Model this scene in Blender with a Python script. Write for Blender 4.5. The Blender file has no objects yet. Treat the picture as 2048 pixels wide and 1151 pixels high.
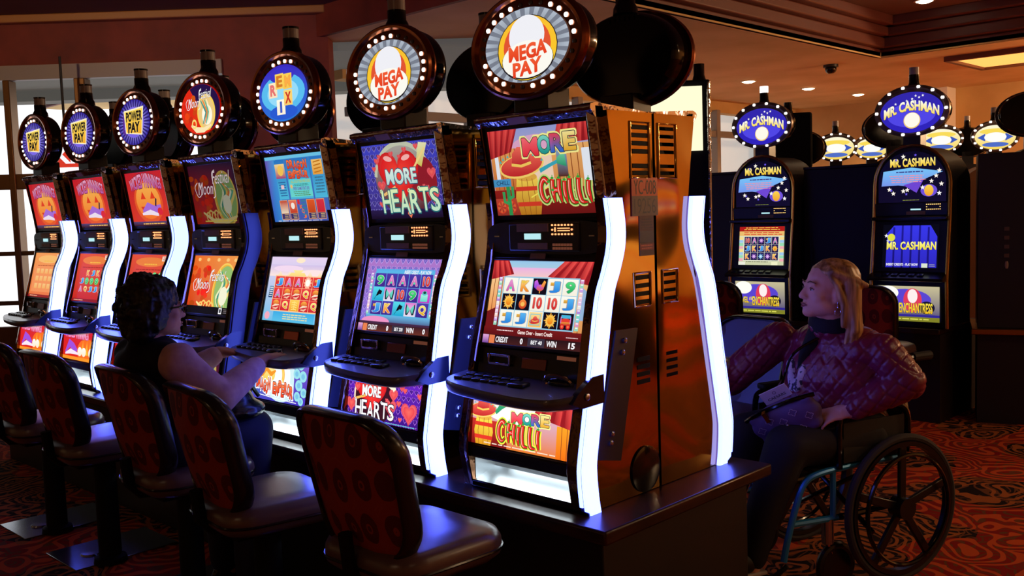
import bpy, bmesh, math, random
from mathutils import Vector, Matrix
random.seed(7)
S = bpy.context.scene
COL = S.collection
PI = math.pi
# ------------------------------------------------------------------ camera
cam = bpy.data.objects.new('camera', bpy.data.cameras.new('camera'))
COL.objects.link(cam)
YAW, PITCH, ROLL, FPX = .7723, -.0796, -.0333, 1930.9
fw = Vector((-math.sin(YAW)*math.cos(PITCH), math.cos(YAW)*math.cos(PITCH), math.sin(PITCH)))
rt = Vector((math.cos(YAW), math.sin(YAW), 0)); up = rt.cross(fw)
c_, s_ = math.cos(ROLL), math.sin(ROLL)
rt, up = c_*rt + s_*up, -s_*rt + c_*up
M = Matrix((rt, up, -fw)).transposed().to_4x4()
M.translation = Vector((2.1896, -2.2466, 1.5617))
cam.matrix_world = M
cam.data.sensor_width = 36; cam.data.lens = FPX*36/2048; cam.data.clip_start = .05
S.camera = cam
# ------------------------------------------------------------------ world, exposure
S.view_settings.view_transform = 'Standard'; S.view_settings.look = 'None'
S.view_settings.exposure = 0; S.view_settings.gamma = 1; S.view_settings.use_curve_mapping = False
W = bpy.data.worlds.new('world'); S.world = W; W.use_nodes = True
W.node_tree.nodes['Background'].inputs[0].default_value = (1, .75, .5, 1)
W.node_tree.nodes['Background'].inputs[1].default_value = .0
S.cycles.max_bounces = 6; S.cycles.diffuse_bounces = 3; S.cycles.glossy_bounces = 4
S.cycles.transmission_bounces = 4; S.cycles.sample_clamp_indirect = 3; S.cycles.caustics_reflective = True; S.cycles.blur_glossy = 1.
S.cycles.caustics_refractive = False
# ------------------------------------------------------------------ lamps and added fill lights
WARM = (1, .64, .34)
def spot(x, y, z, e, size=2.5, col=WARM, r=.06, blend=.7):
    l = bpy.data.lights.new('lamp', 'SPOT'); l.energy = e; l.color = col; l.spot_size = size; l.spot_blend = blend; l.shadow_soft_size = r
    o = bpy.data.objects.new('spot_beam', l); COL.objects.link(o); o.location = (x, y, z); return o
for x, y, z, e in ((3.2, 2.0, 3.4, 26), (5, 4, 3.55, 55), (2.5, 5.5, 3.55, 45), (5.5, 9.5, 3.1, 60), (.5, 7, 3.55, 40), (4, -2, 3.4, 12), (-1, 11, 3.1, 90), (-4.4, 7.2, 3.1, 60), (-3, -4.5, 3.4, 4), (.9, -5, 3.4, 12)): spot(x, y, z, e)  # extra unseen spots, no fixtures, added to raise the room's general light
# added point lights with no fixture, out of view, brightening ceiling and walls
for x, y, z, e in ((4.6, 3.2, 2.8, 50), (4.6, 9., 2.6, 260), (2.2, 10.4, 2.7, 420), (1., -5., 3.2, 12)):
    l = bpy.data.lights.new('lamp', 'POINT'); l.energy = e; l.color = WARM; l.shadow_soft_size = .15
    o = bpy.data.objects.new('fill_point', l); COL.objects.link(o); o.location = (x, y, z)
for p, q, e in (((-4.6, -1.6, 3.4), (-6.6, 1.7, 3.3), 130), ((-2.2, -.8, 3.4), (-4.6, 3.0, 3.4), 80)):   # added spots without fixtures, aimed to brighten the red wall
    o = spot(*p, e, 1.3, WARM, .08, .9); o.rotation_euler = (Vector(q)-Vector(p)).to_track_quat('-Z', 'Y').to_euler()
# ------------------------------------------------------------------ helpers
def lin(c):
    return tuple((x/255/12.92 if x/255 <= .04045 else ((x/255+.055)/1.055)**2.4) for x in c)
def obj(name, me, parent=None, loc=None):
    o = bpy.data.objects.new(name, me); COL.objects.link(o)
    if parent: o.parent = parent
    if loc is not None: o.location = loc
    return o
def thing(name, label, cat, loc=(0, 0, 0), rz=0, group=None):
    o = bpy.data.objects.new(name, None); COL.objects.link(o); o.empty_display_size = .1
    o.location = loc; o.rotation_euler = (0, 0, rz)
    return tag(o, label, cat, group)
def tag(o, label, cat, group=None):
    o['label'] = label; o['category'] = cat
    if group: o['group'] = group
    return o
def struct(o):
    o['kind'] = 'structure'; return o
def kids(o): return list(o.children)
def copy_tree(o, parent=None, first=True):
    c = o.copy(); COL.objects.link(c)
    if parent is not None: c.parent = parent
    for ch in kids(o): copy_tree(ch, c, False)
    return c
def catmull(p, n=6):
    p = [Vector(q) for q in p]; out = []
    for i in range(len(p)-1):
        a = p[max(i-1, 0)]; b = p[i]; c = p[i+1]; d = p[min(i+2, len(p)-1)]
        for k in range(n):
            t = k/n
            out.append(.5*((2*b)+(c-a)*t+(2*a-5*b+4*c-d)*t*t+(3*b-a-3*c+d)*t**3))
    out.append(p[-1]); return out
class MB:
    def __init__(s): s.v = []; s.f = []; s.m = []
    def add(s, vs, fs, m=0):
        b = len(s.v); s.v += [tuple(v) for v in vs]
        for f in fs: s.f.append(tuple(b+i for i in f)); s.m.append(m)
        return s
    def box(s, x0, x1, y0, y1, z0, z1, m=0):
        vs = [(x, y, z) for z in (z0, z1) for y in (y0, y1) for x in (x0, x1)]
        return s.add(vs, [(0,2,3,1),(4,5,7,6),(0,1,5,4),(2,6,7,3),(0,4,6,2),(1,3,7,5)], m)
    def obox(s, c, ax, ay, az, m=0):
        c = Vector(c); ax, ay, az = Vector(ax), Vector(ay), Vector(az)
        vs = [c+ax*i+ay*j+az*k for k in (-1, 1) for j in (-1, 1) for i in (-1, 1)]
        return s.add(vs, [(0,2,3,1),(4,5,7,6),(0,1,5,4),(2,6,7,3),(0,4,6,2),(1,3,7,5)], m)
    def prism(s, poly, axis, a, b, m=0, mcap=None):
        def P(p, t): return (t, p[0], p[1]) if axis == 'x' else (p[0], t, p[1]) if axis == 'y' else (p[0], p[1], t)
        n = len(poly); vs = [P(p, a) for p in poly]+[P(p, b) for p in poly]
        k = len(s.f)
        s.add(vs, [(i, (i+1) % n, n+(i+1) % n, n+i) for i in range(n)], m)
        s.add(vs, [tuple(range(n))[::-1], tuple(range(n, 2*n))], m if mcap is None else mcap)
        return s
    def rings(s, R, m=0, cap=True, closed=False):
        n = len(R[0]); vs = [p for r in R for p in r]; fs = []
        for i in range(len(R)-(0 if closed else 1)):
            a = i*n; b = ((i+1) % len(R))*n
            fs += [(a+j, a+(j+1) % n, b+(j+1) % n, b+j) for j in range(n)]
        if cap and not closed: fs += [tuple(range(n))[::-1], tuple(range((len(R)-1)*n, len(R)*n))]
        return s.add(vs, fs, m)
    def tube(s, pts, r, n=8, m=0, closed=False, cap=True):
        P = [Vector(p) for p in pts]; R = []; N = len(P)
        rr = r if isinstance(r, (list, tuple)) else [r]*N
        ref = None
        for i in range(N):
            a = P[i-1] if (i > 0 or closed) else P[i]; b = P[(i+1) % N] if (i < N-1 or closed) else P[i]
            t = (b-a).normalized()
            if ref is None:
                ref = t.orthogonal().normalized()
            ref = (ref - t*ref.dot(t)).normalized(); q = t.cross(ref)
            R.append([P[i]+(ref*math.cos(2*PI*k/n)+q*math.sin(2*PI*k/n))*rr[i] for k in range(n)])
        return s.rings(R, m, cap, closed)
    def lathe(s, prof, n=24, c=(0, 0, 0), axis='z', sx=1, sy=1, m=0, cap=True):
        c = Vector(c); R = []
        for r, h in prof:
            ring = []
            for k in range(n):
                a, b = r*sx*math.cos(2*PI*k/n), r*sy*math.sin(2*PI*k/n)
                ring.append(c+Vector((a, b, h) if axis == 'z' else (a, h, b) if axis == 'y' else (h, a, b)))
            R.append(ring)
        return s.rings(R, m, cap)
    def ell(s, c, r, n=16, rot=None, m=0):
        c = Vector(c); R = []
        for i in range(1, n//2):
            t = PI*i/(n//2); ring = []
            for k in range(n):
                v = Vector((r[0]*math.sin(t)*math.cos(2*PI*k/n), r[1]*math.sin(t)*math.sin(2*PI*k/n), r[2]*math.cos(t)))
                ring.append(c+(rot @ v if rot else v))
            R.append(ring)
        return s.rings(R, m, True)
    def cap_(s, p0, r0, p1, r1, n=14, m=0):
        p0, p1 = Vector(p0), Vector(p1); t = (p1-p0).normalized(); a = t.orthogonal().normalized(); b = t.cross(a); R = []
        def ring(c, r): return [c+(a*math.cos(2*PI*k/n)+b*math.sin(2*PI*k/n))*r for k in range(n)]
        for q in (75, 50, 25): q = math.radians(q); R.append(ring(p0-t*r0*math.sin(q), r0*math.cos(q)))
        R.append(ring(p0, r0)); R.append(ring(p1, r1))
        for q in (25, 50, 75): q = math.radians(q); R.append(ring(p1+t*r1*math.sin(q), r1*math.cos(q)))
        return s.rings(R, m, True)
    def mesh(s, name, mats, off=(0, 0, 0), smooth=35):
        me = bpy.data.meshes.new(name); o = Vector(off)
        me.from_pydata([Vector(v)+o for v in s.v], [], s.f)
        for m in (mats if isinstance(mats, (list, tuple)) else [mats]): me.materials.append(m)
        me.polygons.foreach_set('material_index', s.m)
        bm = bmesh.new(); bm.from_mesh(me); bmesh.ops.recalc_face_normals(bm, faces=bm.faces); bm.to_mesh(me); bm.free()
        if smooth:
            me.polygons.foreach_set('use_smooth', [True]*len(me.polygons)); me.set_sharp_from_angle(angle=math.radians(smooth))
        me.update(); return me
    def build(s, name, mats, parent=None, off=(0, 0, 0), smooth=35, bevel=0, loc=None):
        o = obj(name, s.mesh(name, mats, off, smooth), parent, loc)
        if bevel:
            b = o.modifiers.new('b', 'BEVEL'); b.width = bevel; b.segments = 2; b.limit_method = 'ANGLE'; b.angle_limit = .6
        return o
# ------------------------------------------------------------------ materials
def mat(name, base=(128, 128, 128), metal=0., rough=.5, emi=None, es=0., spec=.5, coat=0., bump=None, trans=0, sample=True):
    m = bpy.data.materials.new(name); m.use_nodes = True; n = m.node_tree.nodes; l = m.node_tree.links
    b = n['Principled BSDF']
    b.inputs['Base Color'].default_value = (*lin(base), 1); b.inputs['Metallic'].default_value = metal
    b.inputs['Roughness'].default_value = rough; b.inputs['Specular IOR Level'].default_value = spec
    b.inputs['Coat Weight'].default_value = coat; b.inputs['Transmission Weight'].default_value = trans
    if emi is not None:
        b.inputs['Emission Color'].default_value = (*(emi if max(emi) <= 1.01 else lin(emi)), 1); b.inputs['Emission Strength'].default_value = es
        if not sample: m.cycles.emission_sampling = 'NONE'
    if bump:
        sc, st, dist = bump
        t = n.new('ShaderNodeTexNoise'); t.inputs['Scale'].default_value = sc; t.inputs['Detail'].default_value = 0 if sc < 5 else 3
        g = n.new('ShaderNodeTexCoord'); l.new(g.outputs['Object'], t.inputs['Vector'])
        u = n.new('ShaderNodeBump'); u.inputs['Strength'].default_value = st; u.inputs['Distance'].default_value = dist
        l.new(t.outputs['Fac'], u.inputs['Height']); l.new(u.outputs['Normal'], b.inputs['Normal'])
    return m
def vary(m, c1, c2, scale, detail=3, stops=(.35, .65), coord='Object', vec=None):
    """noise colour variation on a material"""
    n = m.node_tree.nodes; l = m.node_tree.links; b = n['Principled BSDF']
    g = n.new('ShaderNodeTexCoord'); t = n.new('ShaderNodeTexNoise'); t.inputs['Scale'].default_value = scale; t.inputs['Detail'].default_value = detail
    src = g.outputs[coord]
    if vec:
        mp = n.new('ShaderNodeMapping'); mp.inputs['Scale'].default_value = vec; l.new(src, mp.inputs['Vector']); src = mp.outputs['Vector']
    l.new(src, t.inputs['Vector'])
    r = n.new('ShaderNodeValToRGB'); r.color_ramp.elements[0].position, r.color_ramp.elements[1].position = stops
    r.color_ramp.elements[0].color = (*lin(c1), 1); r.color_ramp.elements[1].color = (*lin(c2), 1)
    l.new(t.outputs['Fac'], r.inputs['Fac']); l.new(r.outputs['Color'], b.inputs['Base Color'])
    return m
black = mat('black_plastic', (14, 14, 17), 0, .35)
satin = mat('satin_black', (26, 26, 32), 0, .32)
gloss = mat('gloss_black', (6, 6, 8), 0, .12)
deepblack = mat('flat_black', (9, 9, 10), 0, .7, spec=.2)
deckm = mat('deck_charcoal', (88, 86, 100), 0, .3, coat=.3)
sidem = mat('side_panel_black', (34, 34, 46), 0, .4)
bronze = mat('bronze_mirror', (172, 136, 66), 1, .07, bump=(3.2, .10, .12))
darkbronze = mat('dark_bronze_chrome', (120, 82, 58), 1, .12, bump=(18, .3, .01))
chrome = mat('chrome', (205, 200, 205), 1, .1, bump=(14, .5, .012))
steel = mat('brushed_steel', (200, 205, 208), 1, .32)
boltm = mat('bolt_steel', (190, 190, 200), 1, .25)
sticker = mat('paper_sticker', (150, 128, 112), 0, .6)
brass = mat('brass_trim', (190, 140, 60), 1, .25)
strip = mat('strip_tube', (240, 245, 255), 0, .4, emi=(.085, .125, 1.), es=9.5)
seam_m = mat('strip_seam_blue', (20, 24, 120), 0, .4)
stripoff = mat('strip_tube_unlit', (16, 16, 44), 0, .3)
bulb_on = mat('bulb_lit', (255, 255, 255), 0, .4, emi=(1, .97, .92), es=2.2, sample=False)
bulb_off = mat('bulb_unlit', (90, 84, 80), 0, .2)
ledm = mat('led_orange', (30, 5, 2), 0, .4, emi=(1, .32, .12), es=2.2, sample=False)
leddim = mat('led_dim', (60, 25, 18), 0, .4, emi=(1, .3, .15), es=.12, sample=False)
vfd = mat('display_glow', (5, 20, 20), 0, .4, emi=(.55, .95, 1), es=.9, sample=False)
wood = vary(mat('dark_wood', (34, 20, 16), 0, .3, coat=.1), (30, 15, 10), (62, 32, 20), 6, 5, vec=(1, 1, 8))
lenswhite = mat('lens_grey', (150, 138, 140), 0, .3)
lenslit = mat('lens_lit', (255, 255, 255), 0, .3, emi=(1, .98, .95), es=2.0, sample=False)
vinyl = mat('brown_vinyl', (92, 68, 66), 0, .30, spec=.7, bump=(60, .08, .002))
# ------------------------------------------------------------------ screens drawn as flat coloured relief
scr = bpy.data.materials.new('screen_glass'); scr.use_nodes = True
_n = scr.node_tree.nodes; _b = _n['Principled BSDF']; _a = _n.new('ShaderNodeVertexColor'); _a.layer_name = 'Col'
_b.inputs['Base Color'].default_value = (.004, .004, .005, 1); _b.inputs['Roughness'].default_value = .25; _b.inputs['Specular IOR Level'].default_value = .15
scr.node_tree.links.new(_a.outputs['Color'], _b.inputs['Emission Color']); _b.inputs['Emission Strength'].default_value = 1
scr.cycles.emission_sampling = 'NONE'
prn = bpy.data.materials.new('printed_panel'); prn.use_nodes = True
_n = prn.node_tree.nodes; _b = _n['Principled BSDF']; _a = _n.new('ShaderNodeVertexColor'); _a.layer_name = 'Col'
prn.node_tree.links.new(_a.outputs['Color'], _b.inputs['Base Color']); _b.inputs['Roughness'].default_value = .5
GL = {}
def glyphs(txt, off=0., sp=1.):
    key = (txt, round(off, 3), sp)
    if key in GL: return GL[key]
    cu = bpy.data.curves.new('t', 'FONT'); cu.body = txt; cu.offset = off; cu.resolution_u = 3; cu.fill_mode = 'FRONT'; cu.space_character = sp
    o = bpy.data.objects.new('t', cu); COL.objects.link(o)
    dg = bpy.context.evaluated_depsgraph_get(); me = bpy.data.meshes.new_from_object(o.evaluated_get(dg))
    vs = [(v.co.x, v.co.y) for v in me.vertices]; fs = [tuple(p.vertices) for p in me.polygons]
    bpy.data.objects.remove(o); bpy.data.curves.remove(cu); bpy.data.meshes.remove(me)
    GL[key] = (vs, fs); return GL[key]
def two(c):   # a colour, or (bottom, top)
    return (c, c) if not isinstance(c[0], (tuple, list)) else c
class Art:
    """flat artwork: x in 0..A, y in 0..1 (up), later layers lie on top"""
    def __init__(s, A): s.A = A; s.P = []; s.k = 0; s.dim = 1.
    def poly(s, pts, c, keep=False):
        """pts list; c colour, (bottom, top) pair, or list of colours per point"""
        if not keep: s.k += 1
        if isinstance(c, list): cols = c
        else:
            lo, hi = two(c); ys = [p[1] for p in pts]; y0, y1 = min(ys), max(ys); d = max(y1-y0, 1e-6)
            cols = [tuple(lo[i]+(hi[i]-lo[i])*(p[1]-y0)/d for i in range(3)) for p in pts]
        s.P.append((pts, cols, s.k)); return s
    def rect(s, x0, y0, x1, y1, c): return s.poly([(x0, y0), (x1, y0), (x1, y1), (x0, y1)], c)
    def ell(s, x, y, rx, ry, c, n=28, a0=0, a1=2*PI, rot=0):
        pts = []
        for k in range(n):
            a = a0+(a1-a0)*k/(n if a1-a0 > 6.28 else n-1); u, v = rx*math.cos(a), ry*math.sin(a)
            pts.append((x+u*math.cos(rot)-v*math.sin(rot), y+u*math.sin(rot)+v*math.cos(rot)))
        return s.poly(pts, c)
    def ring(s, x, y, rx, ry, w, c, n=28, a0=0, a1=2*PI):
        s.k += 1; c = two(c)[0]
        for k in range(n):
            a, b = a0+(a1-a0)*k/n, a0+(a1-a0)*(k+1)/n
            q = [(x+rx*math.cos(a), y+ry*math.sin(a)), (x+rx*math.cos(b), y+ry*math.sin(b)), (x+(rx-w)*math.cos(b), y+(ry-w)*math.sin(b)), (x+(rx-w)*math.cos(a), y+(ry-w)*math.sin(a))]
            s.poly(q, c, True)
        return s
    def star(s, x, y, r, c, n=5, inner=.45, rot=PI/2, ci=None):
        pts = []; 
        s.k += 1
        for k in range(2*n):
            rr = r if k % 2 == 0 else r*inner; a = rot+PI*k/n; pts.append((x+rr*math.cos(a), y+rr*math.sin(a)))
        for k in range(2*n): s.poly([(x, y), pts[k], pts[(k+1) % (2*n)]], [ci or c, c, c], True)
        return s
    def rays(s, x, y, r, c0, c1, n=24, ry=None):
        ry = ry or r; s.k += 1
        for k in range(n):
            a = 2*PI*k/n; b = a+PI/n
            s.poly([(x, y), (x+r*math.cos(a), y+ry*math.sin(a)), (x+r*math.cos(b), y+ry*math.sin(b))], [c0, c1, c1], True)
        return s
    def heart(s, x, y, r, c, c2=None, n=26, rot=0, keep=False):
        pts = []
        for k in range(n):
            t = 2*PI*k/n; u = 16*math.sin(t)**3/17*r; v = (13*math.cos(t)-5*math.cos(2*t)-2*math.cos(3*t)-math.cos(4*t))/17*r
            pts.append((x+u*math.cos(rot)-v*math.sin(rot), y+u*math.sin(rot)+v*math.cos(rot)))
        s.k += 0 if keep else 1; cc = c2 or c; cen = (x-r*.1*math.sin(rot), y+r*.1*math.cos(rot))
        for k in range(n): s.poly([cen, pts[k], pts[(k+1) % n]], [c, cc, cc], True)
        return s
    def stroke(s, pts, w, c):
        """thick polyline; w a width or list"""
        s.k += 1; P = [Vector((p[0], p[1])) for p in pts]; N = len(P); ws = w if isinstance(w, list) else [w]*N; L = []
        for i in range(N):
            t = (P[min(i+1, N-1)]-P[max(i-1, 0)]); t = t.normalized() if t.length > 0 else Vector((1, 0)); nn = Vector((-t.y, t.x))
            L.append((tuple(P[i]+nn*ws[i]/2), tuple(P[i]-nn*ws[i]/2)))
        cs = c if isinstance(c, list) else [c]*N
        for i in range(N-1): s.poly([L[i][0], L[i][1], L[i+1][1], L[i+1][0]], [cs[i], cs[i], cs[i+1], cs[i+1]], True)
        return s
    def text(s, txt, x0, y0, x1, y1, c, out=None, ow=.05, bold=.02, warp=None, sp=1., shear=0.):
        """text squeezed into the box; c colour or (bottom, top)"""
        bold *= .45; ow *= .7
        base, _ = glyphs(txt, bold, sp)
        if not base: return s
        xs = [v[0] for v in base]; ys = [v[1] for v in base]; bx0, bx1, by0, by1 = min(xs), max(xs), min(ys), max(ys)
        for off, col in (([(bold+ow, out)] if out else [])+[(bold, c)]):
            vs, fs = base, _; lo, hi = two(col); s.k += 1; T = []; C = []
            nd = 0 if off < .004 else 6 if off < .05 else 10
            for q in range(nd+1):   # thicken the letter by stacking slightly shifted copies
                dx, dy = (0, 0) if q == 0 else (off*math.cos(2*PI*q/nd), off*math.sin(2*PI*q/nd)); T = []; C = []
                for v in vs:
                    u, w = (v[0]+dx-bx0)/(bx1-bx0), (v[1]+dy-by0)/(by1-by0)
                    wc = min(max(w, 0), 1); C.append(tuple(lo[i]+(hi[i]-lo[i])*wc for i in range(3)))
                    if warp: u, w = warp(u, w)
                    T.append((x0+(x1-x0)*u+shear*(w)*(y1-y0), y0+(y1-y0)*w))
                for f in fs: s.poly([T[i] for i in f], [C[i] for i in f], True)
        return s
    def lines(s, x0, y0, x1, y1, n, c, seed=1):
        """rows of unreadably small print"""
        r = random.Random(seed); s.k += 1; h = (y1-y0)/n
        for i in range(n):
            x = x0+(x1-x0)*r.uniform(0, .12); e = x1-(x1-x0)*r.uniform(0, .12); y = y1-h*(i+.7)
            while x < e-.004:
                w = min((x1-x0)*r.uniform(.05, .16), e-x); s.poly([(x, y), (x+w, y), (x+w, y+h*.45), (x, y+h*.45)], two(c)[0], True); x += w+(x1-x0)*.02
        return s
    def build(s, name, O, U, V, N, parent, h, off=(0, 0, 0), strength=1., m=None, eps=.00006, clip=None):
        """O lower-left corner, U and V unit directions, h height in metres"""
        O, U, V, N, off = Vector(O)+Vector(off), Vector(U).normalized(), Vector(V).normalized(), Vector(N).normalized(), Vector(off)
        vs = []; fs = []; cs = []; eps = min(eps, .004/max(1, s.k))
        for pts, cols, k in s.P:
            if clip:
                pts, cols = clip_poly(pts, cols, s.A)
                if len(pts) < 3: continue
            b = len(vs); vs += [O+U*(p[0]*h)+V*(p[1]*h)+N*(k*eps) for p in pts]; fs.append(tuple(range(b, b+len(pts))))
            cs += [tuple(x*strength for x in lin(tuple(max(0, min(q, 400)) for q in c)))+(1,) for c in cols]
        me = bpy.data.meshes.new(name); me.from_pydata(vs, [], fs)
        ca = me.color_attributes.new('Col', 'FLOAT_COLOR', 'CORNER')
        ca.data.foreach_set('color', [x for c in cs for x in c])
        me.materials.append(m or scr); me.update()
        return obj(name, me, parent)
def clip_poly(pts, cols, A):
    for ax, val, sgn in ((0, 0, 1), (0, A, -1), (1, 0, 1), (1, 1, -1)):
        o = []; oc = []; n = len(pts)
        for i in range(n):
            a, b = pts[i], pts[(i+1) % n]; ca, cb = cols[i], cols[(i+1) % n]; da, db = (a[ax]-val)*sgn, (b[ax]-val)*sgn
            if da >= 0: o.append(a); oc.append(ca)
            if (da > 0 > db) or (da < 0 < db):
                t = da/(da-db); o.append((a[0]+(b[0]-a[0])*t, a[1]+(b[1]-a[1])*t)); oc.append(tuple(ca[j]+(cb[j]-ca[j])*t for j in range(3)))
        pts, cols = o, oc
        if len(pts) < 3: return [], []
    return pts, cols

# ------------------------------------------------------------------ artwork of the screens and signs
WHT = (250, 248, 252); INK = (22, 14, 28)
def hat(a, x, y, r):
    """a plain wide straw hat painted red"""
    a.ell(x, y, r, r*.38, (250, 214, 110), rot=.12); a.ell(x, y+.02*r, r*.93, r*.33, ((196, 40, 44), (244, 104, 84)), rot=.12)
    for k in range(9):
        t = PI*(.1+.8*k/8); a.star(x+r*.96*math.cos(t), y+r*.34*math.sin(t)+.05*r, r*.07, (70, 190, 190), 3)
    a.poly([(x-r*.42, y), (x-r*.34, y+r*.42), (x-r*.1, y+r*.62), (x+r*.16, y+r*.6), (x+r*.38, y+r*.38), (x+r*.44, y+.03*r)], ((190, 36, 44), (246, 112, 92)))
    a.stroke([(x-r*.42, y+r*.06), (x, y+r*.0), (x+r*.44, y+r*.09)], r*.09, (248, 206, 96))
def pepper(a, pts, w, c=(222, 36, 34)):
    n = len(pts); P = [(p[0], p[1]) for p in catmull([(*p, 0) for p in pts], 5)]; m = len(P)
    ws = [w*(1 if i < m*.55 else 1-.9*(i-m*.55)/(m*.45)) for i in range(m)]
    return P, ws
def chilli_word(a, x0, y0, h, glow=(250, 236, 70), green=(40, 150, 40), red=(226, 44, 36)):
    """CHILLI spelled with red peppers"""
    s = h; L = []
    L.append([(x0+.50*s, y0+.80*s), (x0+.28*s, y0+.98*s), (x0+.06*s, y0+.70*s), (x0+.08*s, y0+.25*s), (x0+.3*s, y0+.02*s), (x0+.52*s, y0+.2*s)])
    L.append([(x0+.74*s, y0+.95*s), (x0+.70*s, y0+.5*s), (x0+.78*s, y0-.02*s)]); L.append([(x0+1.10*s, y0+.95*s), (x0+1.06*s, y0+.5*s), (x0+1.16*s, y0-.04*s)])
    L.append([(x0+.7*s, y0+.45*s), (x0+.9*s, y0+.5*s), (x0+1.12*s, y0+.44*s)])
    L.append([(x0+1.40*s, y0+.86*s), (x0+1.36*s, y0+.4*s), (x0+1.46*s, y0-.06*s)])
    for q in (1.68, 2.16): L.append([(x0+q*s, y0+.95*s), (x0+(q-.04)*s, y0+.45*s), (x0+(q+.06)*s, y0+.0*s), (x0+(q+.36)*s, y0-.06*s)])
    L.append([(x0+2.68*s, y0+.84*s), (x0+2.64*s, y0+.4*s), (x0+2.76*s, y0-.08*s)])
    D = [pepper(a, p, .2*s) for p in L]
    for k, col, add in ((0, glow, .24), (1, green, .10), (2, (60, 12, 12), .04), (3, red, 0)):
        for P, ws in D: a.stroke(P, [w+add*s for w in ws], col)
    for P, ws in D:
        a.stroke([(p[0]-.035*s, p[1]) for p in P[1:-3]], [w*.22 for w in ws[1:-3]], (255, 190, 170))
        a.ell(P[0][0], P[0][1]+.05*s, .09*s, .05*s, (60, 170, 60)); a.stroke([(P[0][0], P[0][1]+.05*s), (P[0][0]+.02*s, P[0][1]+.18*s)], .04*s, (60, 170, 60))
def roof(a, pts, c0=(150, 26, 34), c1=(222, 60, 60), n=5):
    """roof of tiles: quad pts (top-left, top-right, bottom-right, bottom-left)"""
    tl, tr, br, bl = pts
    L = lambda p, q, t: (p[0]+(q[0]-p[0])*t, p[1]+(q[1]-p[1])*t)
    for k in range(n):
        t0, t1 = k/n, (k+1)/n; tm = t0*.4+t1*.6
        a.poly([L(tl, tr, t0), L(tl, tr, tm), L(bl, br, tm), L(bl, br, t0)], [c1, (240, 86, 80), c1, c0]); a.poly([L(tl, tr, tm), L(tl, tr, t1), L(bl, br, t1), L(bl, br, tm)], [c1, c0, c0, c0])
def planks(a, x0, y0, x1, y1, n, c0=(206, 120, 58), c1=(238, 176, 104)):
    for k in range(n):
        w = (x1-x0)/n; a.rect(x0+k*w, y0, x0+(k+1)*w-.006, y1, (c0, c1)); a.rect(x0+(k+.94)*w-.006, y0, x0+(k+1)*w, y1, (140, 66, 30))
def more_word(a, x0, y0, x1, y1, out=(34, 40, 60), glow=(252, 244, 150)):
    cols = [((232, 44, 60), (250, 110, 120)), ((30, 150, 140), (130, 220, 200)), ((40, 110, 210), (230, 70, 90)), ((230, 170, 50), (250, 230, 150))]
    w = (x1-x0)/4.15; rise = (.0, .03, .05, .07); Q = (1.2, .98, 1.0, .86); x = x0; P = []
    for i, ch in enumerate('MORE'):
        d = rise[i]*(y1-y0)*2; P.append((ch, x, y0+d, x+w*Q[i]*.97, y1+d, cols[i])); x += w*Q[i]
    for ch, a0, b0, a1, b1, c in P: a.text(ch, a0-.02, b0-.02, a1+.02, b1+.02, glow, bold=.1)
    for ch, a0, b0, a1, b1, c in P: a.text(ch, a0, b0, a1, b1, c, out=out, ow=.04, bold=.05)
def art_chilli_top():
    A = 1.556; a = Art(A)
    a.rect(0, 0, A, 1, ((244, 200, 190), (150, 160, 215)))
    a.ell(.75, .62, .5, .3, (226, 170, 205)); a.ell(.8, .52, .42, .24, (246, 214, 190))
    planks(a, .02, .3, .5, .78, 6, (206, 110, 50), (236, 160, 90)); planks(a, .98, .12, A, .78, 6)
    a.rect(.08, .36, .14, .7, (235, 240, 250)); a.rect(1.42, .36, 1.56, .72, (235, 240, 250))
    a.poly([(1.05, .42), (1.2, .42), (1.2, .7), (1.12, .78), (1.05, .7)], ((90, 40, 30), (140, 190, 230)))
    roof(a, [(-.05, 1.02), (.5, 1.02), (.36, .74), (-.05, .66)], n=5); roof(a, [(1.12, 1.02), (1.6, 1.02), (1.6, .8), (1.02, .78)], n=5)
    a.rect(0, 0, A, .3, ((110, 22, 22), (150, 32, 26))); a.rect(0, .0, .42, .2, ((150, 50, 40), (190, 70, 50)))
    a.rect(0, .34, .3, .43, (70, 150, 200)); a.text('CHILL', .06, .36, .27, .41, (25, 50, 90), bold=0)
    for x in (.1, .26): a.ring(x, .1, .08, .08, .02, (210, 60, 40)); a.rays(x, .1, .07, (200, 60, 50), (230, 110, 60), 6)
    # sacks and a hat, a trumpet on the fence
    a.poly([(.40, .0), (.72, .0), (.77, .2), (.72, .44), (.40, .44), (.35, .2)], ((190, 120, 30), (250, 214, 84))); a.ell(.56, .44, .16, .05, (226, 170, 70))
    for x in (.48, .56, .64): a.stroke([(x, .0), (x+(x-.56)*.3, .2), (x, .42)], .008, (150, 90, 30))
    a.stroke([(.24, .0), (.24, .34)], .06, (50, 150, 80)); a.stroke([(.24, .14), (.16, .16), (.16, .28)], .045, (60, 160, 90)); a.stroke([(.24, .2), (.31, .22), (.31, .34)], .045, (60, 160, 90))
    a.poly([(.375, .1), (.745, .1), (.75, .15), (.37, .15)], (214, 60, 40)); a.poly([(.36, .28), (.76, .28), (.75, .33), (.37, .33)], (214, 60, 40)); hat(a, .5, .57, .36)
    a.stroke([(.78, .5), (.95, .56), (1.08, .6)], [.05, .04, .04], (60, 170, 190)); a.poly([(1.05, .57), (1.05, .63), (1.17, .71), (1.19, .53)], ((40, 150, 110), (120, 220, 170)))
    more_word(a, .56, .68, 1.38, .88)
    a.stroke([(.6, .2), (.95, .34), (1.35, .24)], .015, (250, 230, 90))
    chilli_word(a, .755, .14, .27, glow=(206, 224, 130))
    return a
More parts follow.
